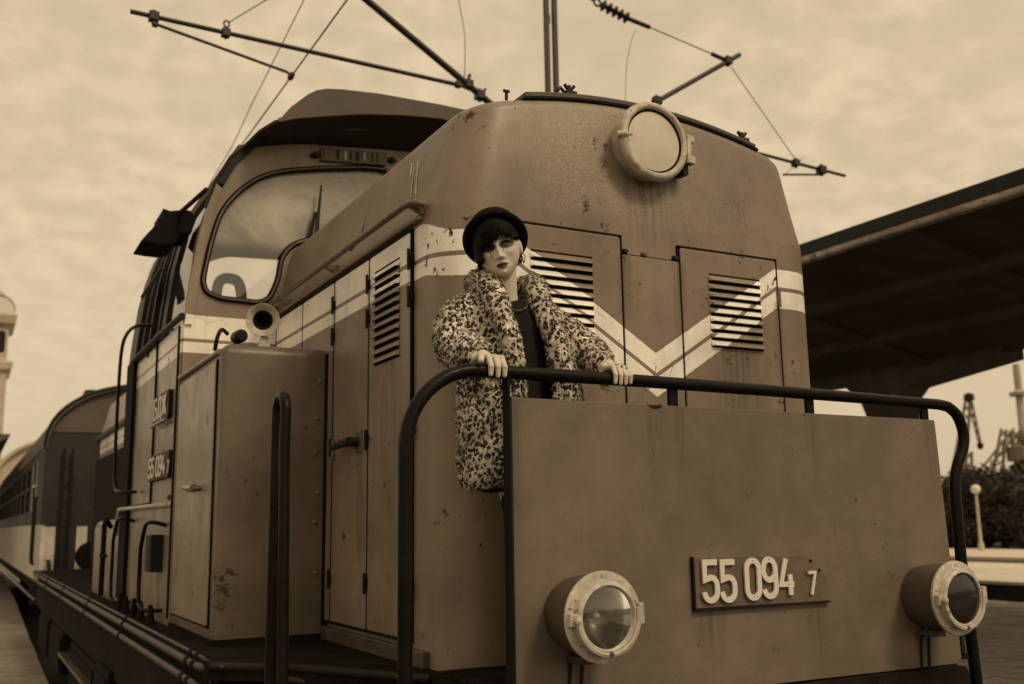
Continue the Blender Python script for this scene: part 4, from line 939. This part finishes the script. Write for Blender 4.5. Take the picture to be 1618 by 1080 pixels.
# tower and hall of the station, left
tw = thing('station_tower', (1.0, 132, -.6), 'pale ornate station clock tower at the left edge', 'tower')
TC = (-.25, 132)
def sq(z, a): return [(TC[0] - a, TC[1] - a, z), (TC[0] + a, TC[1] - a, z), (TC[0] + a, TC[1] + a, z), (TC[0] - a, TC[1] + a, z)]
MB().loft([sq(z, a) for z, a in ((-.6, 4.2), (3, 4.1), (3.2, 3.75), (19.6, 3.65))]).build('shaft', 'stone', tw)
MB().loft([sq(z, a) for z, a in ((19.6, 3.75), (19.9, 4.1), (20.7, 4.25), (21.0, 3.75))]).build('cornice', 'stone', tw)
MB().loft([sq(z, a) for z, a in ((21.0, 3.55), (25.0, 3.55))]).build('belfry', 'stone', tw)
for dx in (-1.9, 1.9):
    MB().prism(round_poly([(TC[0] + dx - 1.35, 21.9), (TC[0] + dx + 1.35, 21.9), (TC[0] + dx + 1.35, 24.4), (TC[0] + dx - 1.35, 24.4)], .3), 'y', TC[1] - 3.62, TC[1] - 3.54).build('belfry_opening', 'black', tw)
MB().loft([sq(z, a) for z, a in ((25.0, 3.7), (25.3, 4.2), (26.2, 4.35), (26.6, 3.9))]).build('cornice', 'stone', tw)
MB().lathe([(3.7, 26.6), (3.75, 27.6), (3.5, 28.6), (2.9, 29.5), (2.1, 30.2), (1.7, 30.5), (1.7, 32.0), (1.2, 33), (.3, 34), (.15, 38), (0, 38)], (*TC, 0), (0, 0, 1), 20).build('dome', 'stone', tw, smooth=40)
MB().lathe([(0, .0), (1.5, .0), (1.5, -.1), (1.7, -.1), (1.7, .12)], (TC[0] + 2.4, TC[1] - 3.7, 26.9), (0, -1, 0), 24).build('clock_face', 'digit', tw)
hl = thing('station_hall', (13, 124, -.6), 'pale station hall with a wide arched roof behind the coach', 'building')
ap = [(13 - 10*math.cos(math.pi*k/24), 7.2 + 4.8*math.sin(math.pi*k/24)) for k in range(25)]
MB().prism([(3, -.6)] + ap + [(23, -.6)], 'y', 120, 150).build('wall', 'stone', hl)
MB().loft([[(13 + (x - 13)*k, y, 7.2 + (z - 7.2)*k) for k, y in ((1.0, 119.4), (1.05, 119.4), (1.05, 120.4), (1.0, 120.4))] for x, z in ap]).build('roof_arch', 'stone', hl)
MB().loft([[(13 + (x - 13)*k, y, 6.6 + (z - 7.2)*k) for k, y in ((.74, 119.85), (.84, 119.85), (.84, 119.99), (.74, 119.99))] for x, z in ap]).build('arch_window', 'darklens', hl)
for k in range(5): MB().prism(round_poly([(5 + 3.4*k, 1.0), (6.8 + 3.4*k, 1.0), (6.8 + 3.4*k, 5.0), (5 + 3.4*k, 5.0)], .4), 'y', 119.85, 119.99).build('window', 'darklens', hl)
# ================================================================== the person at the railing
person = thing('person', (1.93, 3.50, 1.0), 'person in leopard fur coat and black hat leaning on the front railing', 'person')
EYE = Vector((1.767, 3.36, 2.660))
Ff = Vector((-.45, -.86, -.215)).normalized(); Fr = Vector((-Ff.y, Ff.x, 0)).normalized()
Fu = Fr.cross(-Ff).normalized()
if Fu.z < 0: Fu = -Fu
th = R(14); Fr, Fu = Fr*math.cos(th) + Fu*math.sin(th), Fu*math.cos(th) - Fr*math.sin(th)
HS = 1.13
HC = EYE - Ff*.078*HS
nFr, nFf, nFu, nHC = [np.array(v) for v in (Fr, Ff, Fu, HC)]
def HL(p): p = np.asarray(p, float); return nHC + HS*(p[..., 0:1]*nFr + p[..., 1:2]*nFf + p[..., 2:3]*nFu)
def toH(P): d = (np.asarray(P) - nHC)/HS; return np.stack([d @ nFr, d @ nFf, d @ nFu], -1)
def sst(a, b, x): t = np.clip((x - a)/(b - a), 0, 1); return t*t*(3 - 2*t)
FEAT = [(0, -.004, .008, .020, .009), (0, -.021, .008, .014, .010), (0, -.0335, .0105, .0085, .016), (.0125, -.036, .006, .006, .008), (-.0125, -.036, .006, .006, .008),
        (.032, .004, .017, .012, -.012), (-.032, .004, .017, .012, -.012), (.032, .001, .010, .0075, .007), (-.032, .001, .010, .0075, .007),
        (.030, .023, .018, .006, .005), (-.030, .023, .018, .006, .005), (.045, -.026, .016, .015, .006), (-.045, -.026, .016, .015, .006),
        (0, -.0585, .016, .0042, .007), (0, -.0695, .014, .0050, .0085), (0, -.0640, .021, .0018, -.006), (0, -.0785, .014, .0045, -.004), (0, -.098, .017, .012, .010),
        (.032, -.060, .012, .016, -.004), (-.032, -.060, .012, .016, -.004), (0, -.047, .0035, .006, -.002)]
def head_pts(nu, nv, off=0.):
    th_ = np.linspace(0, 2*np.pi, nu, endpoint=False); ph = np.linspace(0, np.pi, nv)
    T_, P_ = np.meshgrid(th_, ph); dx, dy, dz = np.sin(T_)*np.sin(P_), np.cos(T_)*np.sin(P_), np.cos(P_)
    x, y, z = .0735*dx, np.where(dy > 0, .086, .098)*dy, .117*dz
    t = np.clip(-z/.117, 0, 1)
    fr = sst(.1, .8, dy)
    x = x*(1 - .24*sst(.35, 1, t)) ; x = x*(1 + .04*np.exp(-((z - .03)/.05)**2))
    y = np.where(y < 0, y*(1 - .45*sst(.25, .95, t)), y)
    y = y + .036*sst(.25, .92, t)*fr*(1 - .4*np.clip(np.abs(x)/.05, 0, 1))
    for x0, z0, sx, sz, am in FEAT: y = y + am*np.exp(-((x - x0)/sx)**2 - ((z - z0)/sz)**2)*fr
    p = np.stack([x, y, z], -1)
    if off: p = p + off*np.stack([dx, dy, dz], -1)
    return p
def grid_mesh(mb, p):
    nv, nu, _ = p.shape; v = p.reshape(-1, 3); f = [(i*nu + k, i*nu + (k + 1) % nu, (i + 1)*nu + (k + 1) % nu, (i + 1)*nu + k) for i in range(nv - 1) for k in range(nu)]
    return mb.add(v.tolist(), f)
def remesh(mb, vox, smooth=0):
    me = bpy.data.meshes.new('tmp'); me.from_pydata(mb.v, [], mb.f)
    bm = bmesh.new(); bm.from_mesh(me); bmesh.ops.remove_doubles(bm, verts=bm.verts, dist=1e-6); bmesh.ops.recalc_face_normals(bm, faces=bm.faces); bm.to_mesh(me); bm.free()
    o = bpy.data.objects.new('tmp', me); C.objects.link(o)
    md = o.modifiers.new('r', 'REMESH'); md.mode = 'VOXEL'; md.voxel_size = vox; md.use_smooth_shade = True
    if smooth:
        sm = o.modifiers.new('s', 'SMOOTH'); sm.factor = .5; sm.iterations = smooth
    dg = bpy.context.evaluated_depsgraph_get(); ev = o.evaluated_get(dg); out = bpy.data.meshes.new_from_object(ev)
    bpy.data.objects.remove(o); return out
def ell(mb, c, r, n=14, ax=None):
    c = Vector(c); ax = ax or (Vector((1, 0, 0)), Vector((0, 1, 0)), Vector((0, 0, 1)))
    pr_ = []
    for i in range(n + 1):
        ph = math.pi*i/n
        pr_.append([tuple(c + ax[0]*r[0]*math.sin(ph)*math.cos(t) + ax[1]*r[1]*math.sin(ph)*math.sin(t) + ax[2]*r[2]*math.cos(ph)) for t in (2*math.pi*k/16 for k in range(16))])
    return mb.loft(pr_, caps=False)
def limb(mb, pts, rad, seg=12, ends=True):
    P = [Vector(p) for p in pts]
    mb.tube(P, rad, seg)
    if ends:
        for p, r in ((P[0], rad[0]), (P[-1], rad[-1])): ell(mb, p, (r, r, r), 8)
    return mb
bd = MB()
grid_mesh(bd, HL(head_pts(128, 96)))
for s in (-1, 1):
    c = HL([s*.0765, .0, -.012]); ell(bd, c.tolist(), (.012, .017, .034), 10, (Fr, Ff, Fu))
nk0 = HL([0, -.02, -.075]); limb(bd, [nk0.tolist(), (1.862, 3.485, 2.50), (1.885, 3.515, 2.41)], [.054, .052, .064], 16)
tor = [(2.465, .07, .06), (2.44, .145, .08), (2.38, .175, .10), (2.2, .15, .11), (2.0, .135, .10), (1.85, .16, .115), (1.74, .165, .115)]
def cxz(z): return 1.885 + (2.47 - z)*.10
bd.loft([[(cxz(z) + a*math.cos(t), 3.51 + b*math.sin(t), z) for t in (2*math.pi*k/24 for k in range(24))] for z, a, b in tor])
for s in (-1, 1): limb(bd, [(2.0 + s*.08, 3.52, 1.78), (2.07 + s*.085, 3.51, 1.48), (2.09 + s*.09, 3.53, 1.12), (2.09 + s*.09, 3.53, 1.06)], [.088, .062, .042, .042])
ARMR = [(1.70, 3.53, 2.42), (1.668, 3.52, 2.29), (1.652, 3.33, 2.215), (1.650, 3.265, 2.203)]
ARML = [(2.08, 3.53, 2.43), (2.235, 3.50, 2.32), (2.212, 3.33, 2.215), (2.205, 3.265, 2.200)]
for A in (ARMR, ARML): limb(bd, A, [.048, .042, .031, .028])
RY = 3.20
def hand(mb, fx, wrist, rz, thumb, lens, lift, fr):
    n = len(fx); cx_ = sum(fx)/n
    kn = [Vector((x, RY + .032 + (.006 if i in (0, 3) else 0), rz + .056 - (.007 if i in (0, 3) else 0))) for i, x in enumerate(fx)]
    w = Vector(wrist)
    for k_ in kn:      # metacarpals make the palm
        b = w + (k_ - Vector((cx_, RY + .034, rz + .054)))*.55
        limb(mb, [b, (b + k_)/2 + Vector((0, 0, .004)), k_], [.0175, .0165, .0145], 10)
    ell(mb, (w + kn[1])/2*.5 + (w + kn[2])/2*.5 + Vector((0, 0, -.006)), (.034, .034, .013), 10)
    for i, x in enumerate(fx):
        sp = (x - cx_)*.10; L = lens[i]; up_ = lift[i]
        pts = [kn[i], Vector((x + sp*.5, RY - .020, rz + .0275 + fr*1.55 + up_))]
        if L > .6:
            pts += [Vector((x + sp, RY - .0285 - fr*.95, rz + .010)), Vector((x + sp*1.2, RY - .0265 - fr*.75, rz - .020*L))]
        else:
            pts += [Vector((x - .012, RY - .034, rz + .024 + up_))]
        rad = [fr*1.04, fr, fr*.92, fr*.74][:len(pts)]
        limb(mb, pts, rad, 12)
        for q_, r_ in zip(pts[1:-1], rad[1:-1]): ell(mb, q_, (r_*1.01,)*3, 8)
    limb(mb, smooth_path([w + Vector((thumb*.018, -.004, -.010)), Vector((cx_ + thumb*.050, RY + .046, rz + .008)), Vector((cx_ + thumb*.046, RY + .034, rz - .026)), Vector((cx_ + thumb*.030, RY + .006, rz - .040))], 3), [.0135]*4 + [.0125]*3 + [.011, .010, .009], 10)
hand(bd, [1.604, 1.631, 1.657, 1.681], (1.651, 3.285, 2.200), 2.1425, 1, [.4, .9, 1.1, .95], [.006, 0, 0, 0], .0120)
hand(bd, [2.170, 2.192, 2.213, 2.233], (2.206, 3.285, 2.198), 2.1415, -1, [.95, 1.1, 1.0, .75], [0, 0, 0, 0], .0104)
bme = remesh(bd, .0021, 2); bme.name = 'body'
nV = len(bme.vertices); co_ = np.empty(nV*3); bme.vertices.foreach_get('co', co_); co_ = co_.reshape(-1, 3)
h = toH(co_); X_, Y_, Z_ = h[:, 0], h[:, 1], h[:, 2]
face = (np.abs(Z_) < .14)*(Y_ > .0)*(np.abs(X_) < .1)
skin = np.array((.64, .575, .49)); colr = np.tile(skin, (nV, 1)).astype(float)
rng = np.random.default_rng(3)
def blend(c, m): 
    global colr; m = np.clip(m, 0, 1)[:, None]; colr = colr*(1 - m) + np.array(c)*m
wob = .0022*np.sin(X_*900) + .0014*np.sin(X_*2100 + 1)
for sx in (-1, 1):
    ex, ez = X_ - sx*.0325, Z_ - .0035
    # smoky make-up round the eye, wet drips below, brow above
    blend((.035, .027, .022), face*(1 - sst(.75, 1.15, np.sqrt((ex/.0275)**2 + ((ez - .0005)/.0150)**2)))*.985)
    blend((.05, .038, .03), face*(1 - sst(.6, 1.3, np.sqrt((ex/.031)**2 + ((ez - .004)/.020)**2)))*.55)
    for dx, ln, wd in ((-.015, .020, .0024), (-.005, .012, .0018), (.004, .032 if sx < 0 else .016, .0036), (.013, .022, .0024), (.019, .014, .0018)):
        tt = np.clip((-ez - .004)/ln, 0, 1)
        blend((.03, .023, .019), face*(ez < 0)*(ez > -.004 - ln)*(1 - sst(.5, 1.1, np.abs(ex - dx)/(wd*(1.05 - tt)))))
    blend((.006, .005, .0045), face*(1 - sst(.85, 1.10, np.sqrt((ex/.0235)**2 + ((ez - .0015)/.0120)**2))))
    blend((.10, .088, .074), face*(1 - sst(.75, 1.15, np.sqrt((ex/.0125)**2 + (ez/.0026)**2)))*.25)
    blend((.010, .008, .007), face*(1 - sst(.85, 1.1, np.sqrt((ex/.0060)**2 + (ez/.0060)**2))))
    blend((.018, .014, .011), face*(1 - sst(.7, 1.2, np.abs(ez - .0052 + 6*ex**2)/.0022))*(np.abs(ex) < .0185))
    br = np.abs(Z_ - (.0235 + .10*np.abs(ex + sx*.004) - 3.2*(ex)**2))
    blend((.05, .038, .03), face*(1 - sst(.5, 1.2, br/.0026))*(np.abs(ex) < .021)*.8)
lipw = .0225
lip = (1 - sst(.8, 1.12, np.sqrt((X_/lipw)**2 + ((Z_ + .064)/(.0115*(1 - .25*np.abs(X_)/lipw) + .0))**2)))
blend((.052, .038, .031), face*lip*.96)
blend((.02, .015, .012), face*(1 - sst(.5, 1.2, np.abs(Z_ + .0638 + .0010*np.cos(X_*150))/.0016))*(np.abs(X_) < .021))
blend((.05, .035, .028), face*(1 - sst(.6, 1.1, np.sqrt(((np.abs(X_) - .0075)/.0038)**2 + ((Z_ + .0415)/.0022)**2)))*.8)
blend((.50, .44, .37), face*.5*np.exp(-((np.abs(X_) - .05)/.012)**2 - ((Z_ + .03)/.03)**2))
ca = bme.color_attributes.new('tone', 'FLOAT_COLOR', 'POINT'); ca.data.foreach_set('color', np.concatenate([colr, np.ones((nV, 1))], 1).astype(np.float32).ravel())
def skinmat():
    m = Mat('skin'); n = m.n.new('ShaderNodeVertexColor'); n.layer_name = 'tone'; p = m.pos()
    c = m.mul(E_(m, n.outputs[0]), m.ramp(m.noise(p, 60, 4), .2, .8, .93, 1.06))
    return m.done(m.bsdf(c, .52, 0, .22, m.bump(m.noise(p, 420, 2), .08, .002)))
MT['skin'] = skinmat(); bme.materials.clear(); bme.materials.append(MT['skin'])
body = bpy.data.objects.new('body', bme); reg(body, person)
bme.polygons.foreach_set('use_smooth', [True]*len(bme.polygons))
pp = lambda n, mb, m, p=None, **k: mb.build(n, m, p or person, **k)
MT['cloth'] = plain('black jersey', (.0085, .0072, .0063), .85, 0, .3, .4, 70, .25)
MT['felt'] = plain('black felt', (.0085, .0072, .0065), .95, 0, .2, .3, 120, .12)
MT['hair'] = plain('black hair', (.0048, .004, .0035), .62, 0, .3, .3, 150, .12)
# shirt, trousers, boots
tor2 = [(2.497, .062, .058), (2.484, .085, .07), (2.445, .155, .09), (2.38, .186, .112), (2.2, .162, .123), (2.0, .150, .115), (1.84, .176, .13), (1.72, .182, .132)]
sh = pp('shirt', MB().loft([[(cxz(z) + a*math.cos(t), 3.51 + b*math.sin(t), z + (-.012*max(0, -math.sin(t)) if z > 2.475 else 0)) for t in (2*math.pi*k/32 for k in range(32))] for z, a, b in tor2]), 'cloth', smooth=70)
trou = MB()
for s in (-1, 1): limb(trou, [(2.02 + s*.085, 3.52, 1.80), (2.07 + s*.085, 3.51, 1.48), (2.09 + s*.09, 3.53, 1.10)], [.10, .082, .066], 18)
pp('trousers', trou, 'cloth', smooth=70)
for s in (-1, 1):
    x = 2.09 + s*.09
    pp('boot', MB().loft([[(x + a*math.cos(t), y + b*math.sin(t), z) for t in (2*math.pi*k/20 for k in range(20))] for z, a, b, y in ((1.004, .05, .13, 3.48), (1.03, .052, .132, 3.48), (1.06, .05, .12, 3.485), (1.09, .05, .075, 3.52), (1.2, .055, .062, 3.53), (1.26, .06, .066, 3.53))]), 'black', smooth=60)

# ------------------------------------------------------------------ coat
def leopard():
    m = Mat('leopard fur'); at = m.n.new('ShaderNodeAttribute'); at.attribute_name = 'root'; v = E_(m, at.outputs['Vector'])
    nz_ = m.n.new('ShaderNodeTexNoise'); m.put(v, nz_.inputs['Vector']); nz_.inputs['Scale'].default_value = 34; nz_.inputs['Detail'].default_value = 3
    off = m.n.new('ShaderNodeVectorMath'); off.operation = 'MULTIPLY_ADD'; m.l.new(nz_.outputs['Color'], off.inputs[0]); off.inputs[1].default_value = (.022, .022, .022); m.put(v, off.inputs[2])
    w_ = E_(m, off.outputs[0])
    d = m.voro(m.scale(w_, (1, 1, .85)), 62, 'F1', .85)
    brk = m.ramp(m.noise(v, 95, 2, .5), .33, .43)
    ring = m.ramp(d, .48, .55, 1., 0.)*m.ramp(d, .06, .18, .35, 1.)*brk
    spot = m.ramp(m.voro(w_, 80, 'F1', 1), .26, .38, 1., 0.)*m.ramp(m.noise(v, 19, 2), .44, .54)
    dark = m.math('MAXIMUM', ring, spot*.9)
    pale = m.mix(m.ramp(m.noise(v, 9, 3), .3, .7), (.54, .475, .395), (.84, .77, .66))
    pale = m.mix(m.ramp(d, .05, .28, .55, 0.), pale, (.23, .175, .125))
    geo = m.n.new('ShaderNodeNewGeometry')
    c = m.mix(dark, pale, (.020, .0155, .0125))
    c = m.mul(c, m.ramp(E_(m, geo.outputs['Random Per Island']), 0, 1, .82, 1.12))
    return m.done(m.bsdf(c, .75, 0, .2, **{'Sheen Weight': .15}))
MT['fur'] = leopard()
ct = MB()
lv = [(1.735, .262, .178, 1.955), (1.76, .278, .190, 1.955), (1.84, .284, .194, 1.955), (1.95, .278, .190, 1.95), (2.10, .268, .186, 1.94), (2.25, .250, .180, 1.925), (2.36, .232, .165, 1.91), (2.43, .195, .14, 1.895), (2.485, .125, .11, 1.89)]
rings = []
for z, a, b, cx_ in lv:
    g0 = -math.pi/2 - .05; ga = .30 if z < 2.3 else .30 + (z - 2.3)*1.5; n = 56
    def rg2(q):
        out = []
        for k in range(n + 1):
            t = g0 + ga + (2*math.pi - 2*ga)*k/n
            fold = 1 + .016*math.sin(7*t + 3*z)*(2.5 - z) + .010*math.sin(13*t)*(2.4 - z)
            out.append((cx_ + (a*fold - q)*math.cos(t), 3.505 + (b*fold - q)*math.sin(t), z))
        return out
    rings.append(rg2(0) + rg2(.035)[::-1])
ct.loft(rings)
def sleeve(pts, rad, seed):
    P = smooth_path(pts, 7); n = len(P); rs = np.interp(np.linspace(0, 1, n), np.linspace(0, 1, len(rad)), rad)
    limb(ct, P, [r*(1 + .05*math.sin(i*1.7 + seed)) for i, r in enumerate(rs)], 20)
sleeve([(1.735, 3.53, 2.445), (1.675, 3.52, 2.385), (1.652, 3.50, 2.30), (1.655, 3.42, 2.245), (1.655, 3.325, 2.225)], [.078, .088, .090, .084, .064], 0)
sleeve([(2.04, 3.54, 2.445), (2.12, 3.53, 2.40), (2.21, 3.49, 2.325), (2.225, 3.41, 2.27), (2.212, 3.325, 2.222)], [.074, .078, .076, .068, .053], 2)
limb(ct, smooth_path([(1.90, 3.63, 2.555), (1.81, 3.61, 2.56), (1.772, 3.53, 2.560), (1.776, 3.45, 2.525), (1.778, 3.39, 2.44), (1.795, 3.355, 2.35), (1.818, 3.335, 2.23), (1.825, 3.33, 2.09), (1.82, 3.335, 1.90), (1.82, 3.34, 1.78)], 5), list(np.interp(np.linspace(0, 1, 46), [0, .2, .35, .6, 1], [.050, .054, .052, .040, .032])), 14)
limb(ct, smooth_path([(1.90, 3.63, 2.555), (2.0, 3.61, 2.57), (2.02, 3.53, 2.568), (1.998, 3.455, 2.53), (1.990, 3.40, 2.45), (2.010, 3.355, 2.323), (2.038, 3.340, 2.196), (2.065, 3.335, 2.073), (2.07, 3.335, 1.9), (2.07, 3.34, 1.78)], 5), list(np.interp(np.linspace(0, 1, 46), [0, .2, .35, .6, 1], [.050, .050, .044, .040, .032])), 14)
cme = remesh(ct, .0075, 2); cme.name = 'coat'
n = len(cme.vertices); cc = np.empty(n*3); cme.vertices.foreach_get('co', cc); cc = cc.reshape(-1, 3)
nn = np.empty(n*3); cme.vertices.foreach_get('normal', nn); nn = nn.reshape(-1, 3)
lump = np.array([mnoise.noise(Vector(p)*18)*.007 + mnoise.noise(Vector(p)*55)*.003 for p in cc])
cc = cc + nn*lump[:, None]; cme.vertices.foreach_set('co', cc.ravel()); cme.update()
at = cme.attributes.new('root', 'FLOAT_VECTOR', 'POINT'); at.data.foreach_set('vector', cc.astype(np.float32).ravel())
cme.materials.clear(); cme.materials.append(MT['fur']); cme.polygons.foreach_set('use_smooth', [True]*len(cme.polygons))
coat = bpy.data.objects.new('coat', cme); reg(coat, person); coat['label'] = 'leopard patterned fur coat worn open'
cme.calc_loop_triangles(); lt = cme.loop_triangles
tri = np.empty(len(lt)*3, np.int32); lt.foreach_get('vertices', tri); tri = tri.reshape(-1, 3)
A_, B_, D_ = cc[tri[:, 0]], cc[tri[:, 1]], cc[tri[:, 2]]
ar = np.linalg.norm(np.cross(B_ - A_, D_ - A_), axis=1); NB = 90000
pick = rng.choice(len(tri), NB, p=ar/ar.sum()); u_, v_ = rng.random(NB), rng.random(NB); fl2 = u_ + v_ > 1; u_[fl2], v_[fl2] = 1 - u_[fl2], 1 - v_[fl2]
P0 = A_[pick] + (B_ - A_)[pick]*u_[:, None] + (D_ - A_)[pick]*v_[:, None]
N0 = nn[tri[pick, 0]]
clump = np.stack([np.sin(P0[:, 0]*140 + P0[:, 2]*60), np.sin(P0[:, 1]*150 + 1 + P0[:, 2]*40), np.sin(P0[:, 2]*130 + P0[:, 0]*90)], 1)
D0 = N0*.75 + np.array((0, 0, -.55)) + clump*.28 + rng.normal(size=(NB, 3))*.22
D0 /= np.linalg.norm(D0, axis=1)[:, None]; Ln = rng.uniform(.005, .0115, NB)[:, None]
S0 = np.cross(D0, rng.normal(size=(NB, 3))); S0 /= np.linalg.norm(S0, axis=1)[:, None]; wd = rng.uniform(.0010, .0019, NB)[:, None]
mid = P0 + D0*Ln*.55 + np.array((0, 0, -.001)); tip = P0 + D0*Ln + np.array((0, 0, -.25))*Ln*.35
V = np.stack([P0 - S0*wd, P0 + S0*wd, mid + S0*wd*.7, tip, mid - S0*wd*.7], 1).reshape(-1, 3)
fme = bpy.data.meshes.new('fur'); b5 = (np.arange(NB)*5)[:, None]
Fc = (b5 + np.array([0, 1, 2, 3, 4])).ravel()
fme.vertices.add(NB*5); fme.vertices.foreach_set('co', V.astype(np.float32).ravel())
fme.loops.add(NB*5); fme.loops.foreach_set('vertex_index', Fc.astype(np.int32))
fme.polygons.add(NB); fme.polygons.foreach_set('loop_start', (np.arange(NB)*5).astype(np.int32)); fme.update(); fme.validate()
at = fme.attributes.new('root', 'FLOAT_VECTOR', 'POINT'); at.data.foreach_set('vector', np.repeat(P0, 5, axis=0).astype(np.float32).ravel())
fme.materials.append(MT['fur']); fo = bpy.data.objects.new('fur', fme); reg(fo, coat); fo['kind'] = 'stuff'

# ------------------------------------------------------------------ hair, hat, jewellery
hp_ = head_pts(96, 72, .012); nv_, nu_, _ = hp_.shape
def hair_here(x, y, z):
    if y > .015:
        if abs(x) > .058: return z > (-.028 if x < 0 else .022)
        line = .010 + (x + .06)*.42 if x < .02 else .0436 + (x - .02)*-.25
        return z > line
    return z > -.075 if abs(x) < .055 else z > (-.045 if x < 0 or y < -.03 else .022)
hm = MB(); W2 = HL(hp_).reshape(-1, 3); hl_ = hp_.reshape(-1, 3)
fs = []
for i in range(nv_ - 1):
    for k in range(nu_):
        q = (i*nu_ + k, i*nu_ + (k + 1) % nu_, (i + 1)*nu_ + (k + 1) % nu_, (i + 1)*nu_ + k)
        m_ = hl_[list(q)].mean(0)
        if hair_here(*m_): fs.append(q)
hm.add(W2.tolist(), fs)
for k in range(620):      # loose strands break the edge of the bob and the fringe
    a = rng.uniform(-2.6, 2.6); x, y = math.sin(a)*.080, math.cos(a)*.096
    if y > .015 and abs(x) < .060: zb = (.010 + (x + .06)*.42 if x < .02 else .0436 - (x - .02)*.25); ln = rng.uniform(.004, .018)
    elif y > .015 or (x > 0 and y > -.03): zb = -.028 if x < 0 else .024; ln = rng.uniform(.004, .020)
    else: zb = -.05; ln = rng.uniform(.005, .03)
    sw = rng.uniform(-.006, .006); pts = np.array([[x*.92, y*.93, zb + .045], [x*1.01, y*1.01, zb + .018], [x*1.0 + sw*.5, y*1.0, zb], [x*.97 + sw, y*.97, zb - ln]])
    hm.tube([tuple(q) for q in HL(pts)], [.0022, .0022, .0018, .0004], 4, caps=False)
pp('hair', hm, 'hair', smooth=60)
hn_ = (Fu*math.cos(R(58)) - Ff*math.sin(R(58)) + Fr*.06).normalized(); hcn = Vector(HL([.0, .004, .030]).tolist())
hat = pp('hat', MB().lathe([(0, .112), (.030, .115), (.055, .122), (.080, .116), (.100, .096), (.108, .07), (.109, .03), (.108, .004)], hcn, hn_, 48), 'felt', smooth=70)
pp('hat_brim', MB().lathe([(.098, .010), (.106, .000), (.118, -.006), (.128, -.004), (.132, .006), (.128, .014), (.122, .008), (.114, .004), (.110, .010), (.104, .020)], hcn, hn_, 56), 'felt', hat, smooth=70)
pp('hat_band', MB().lathe([(.1095, .010), (.1105, .012), (.1105, .034), (.1085, .036)], hcn, hn_, 48), 'black', hat, smooth=70)
def ring_at(c, ax, r, t, nm='ring', par=None):
    A = Vector(ax).normalized(); u = A.orthogonal().normalized(); w = A.cross(u); c = Vector(c)
    return pp(nm, MB().tube([c + (u*math.cos(a) + w*math.sin(a))*r for a in (2*math.pi*k/16 for k in range(16))], t, 6, close=True), 'steel', par, smooth=60)
for s in (-1, 1):
    e = HL([s*.078, -.006, -.050]); ring_at(e.tolist(), Ff, .011, .0022, 'earring')
    e = HL([s*.079, -.006, -.066]); pp('earring', ell(MB(), e.tolist(), (.006, .004, .009), 8), 'steel', None, smooth=60)
ring_at((2.191, 3.192, 2.188), (0, 1, .5), .0125, .0035); ring_at((2.215, 3.19, 2.186), (0, 1, .5), .0125, .003)
pp('ring', ell(MB(), (2.200, 3.176, 2.190), (.013, .005, .009), 8), 'steel', None, smooth=60)
pp('ring', ell(MB(), (2.218, 3.172, 2.182), (.010, .005, .008), 8), 'steel', None, smooth=60)
ring_at((1.681, 3.20, 2.189), (0, 1, .3), .0125, .0025)
nkp = smooth_path([(1.815, 3.47, 2.475), (1.84, 3.425, 2.44), (1.875, 3.402, 2.425), (1.915, 3.405, 2.44), (1.945, 3.45, 2.475)], 8)
nl = MB()
for i, q in enumerate(nkp): nl.lathe([(0, -.004), (.003, -.002), (.003, .002), (0, .004)], q, (1, .3*(-1)**i, .4), 6)
pp('necklace', nl, 'steel')
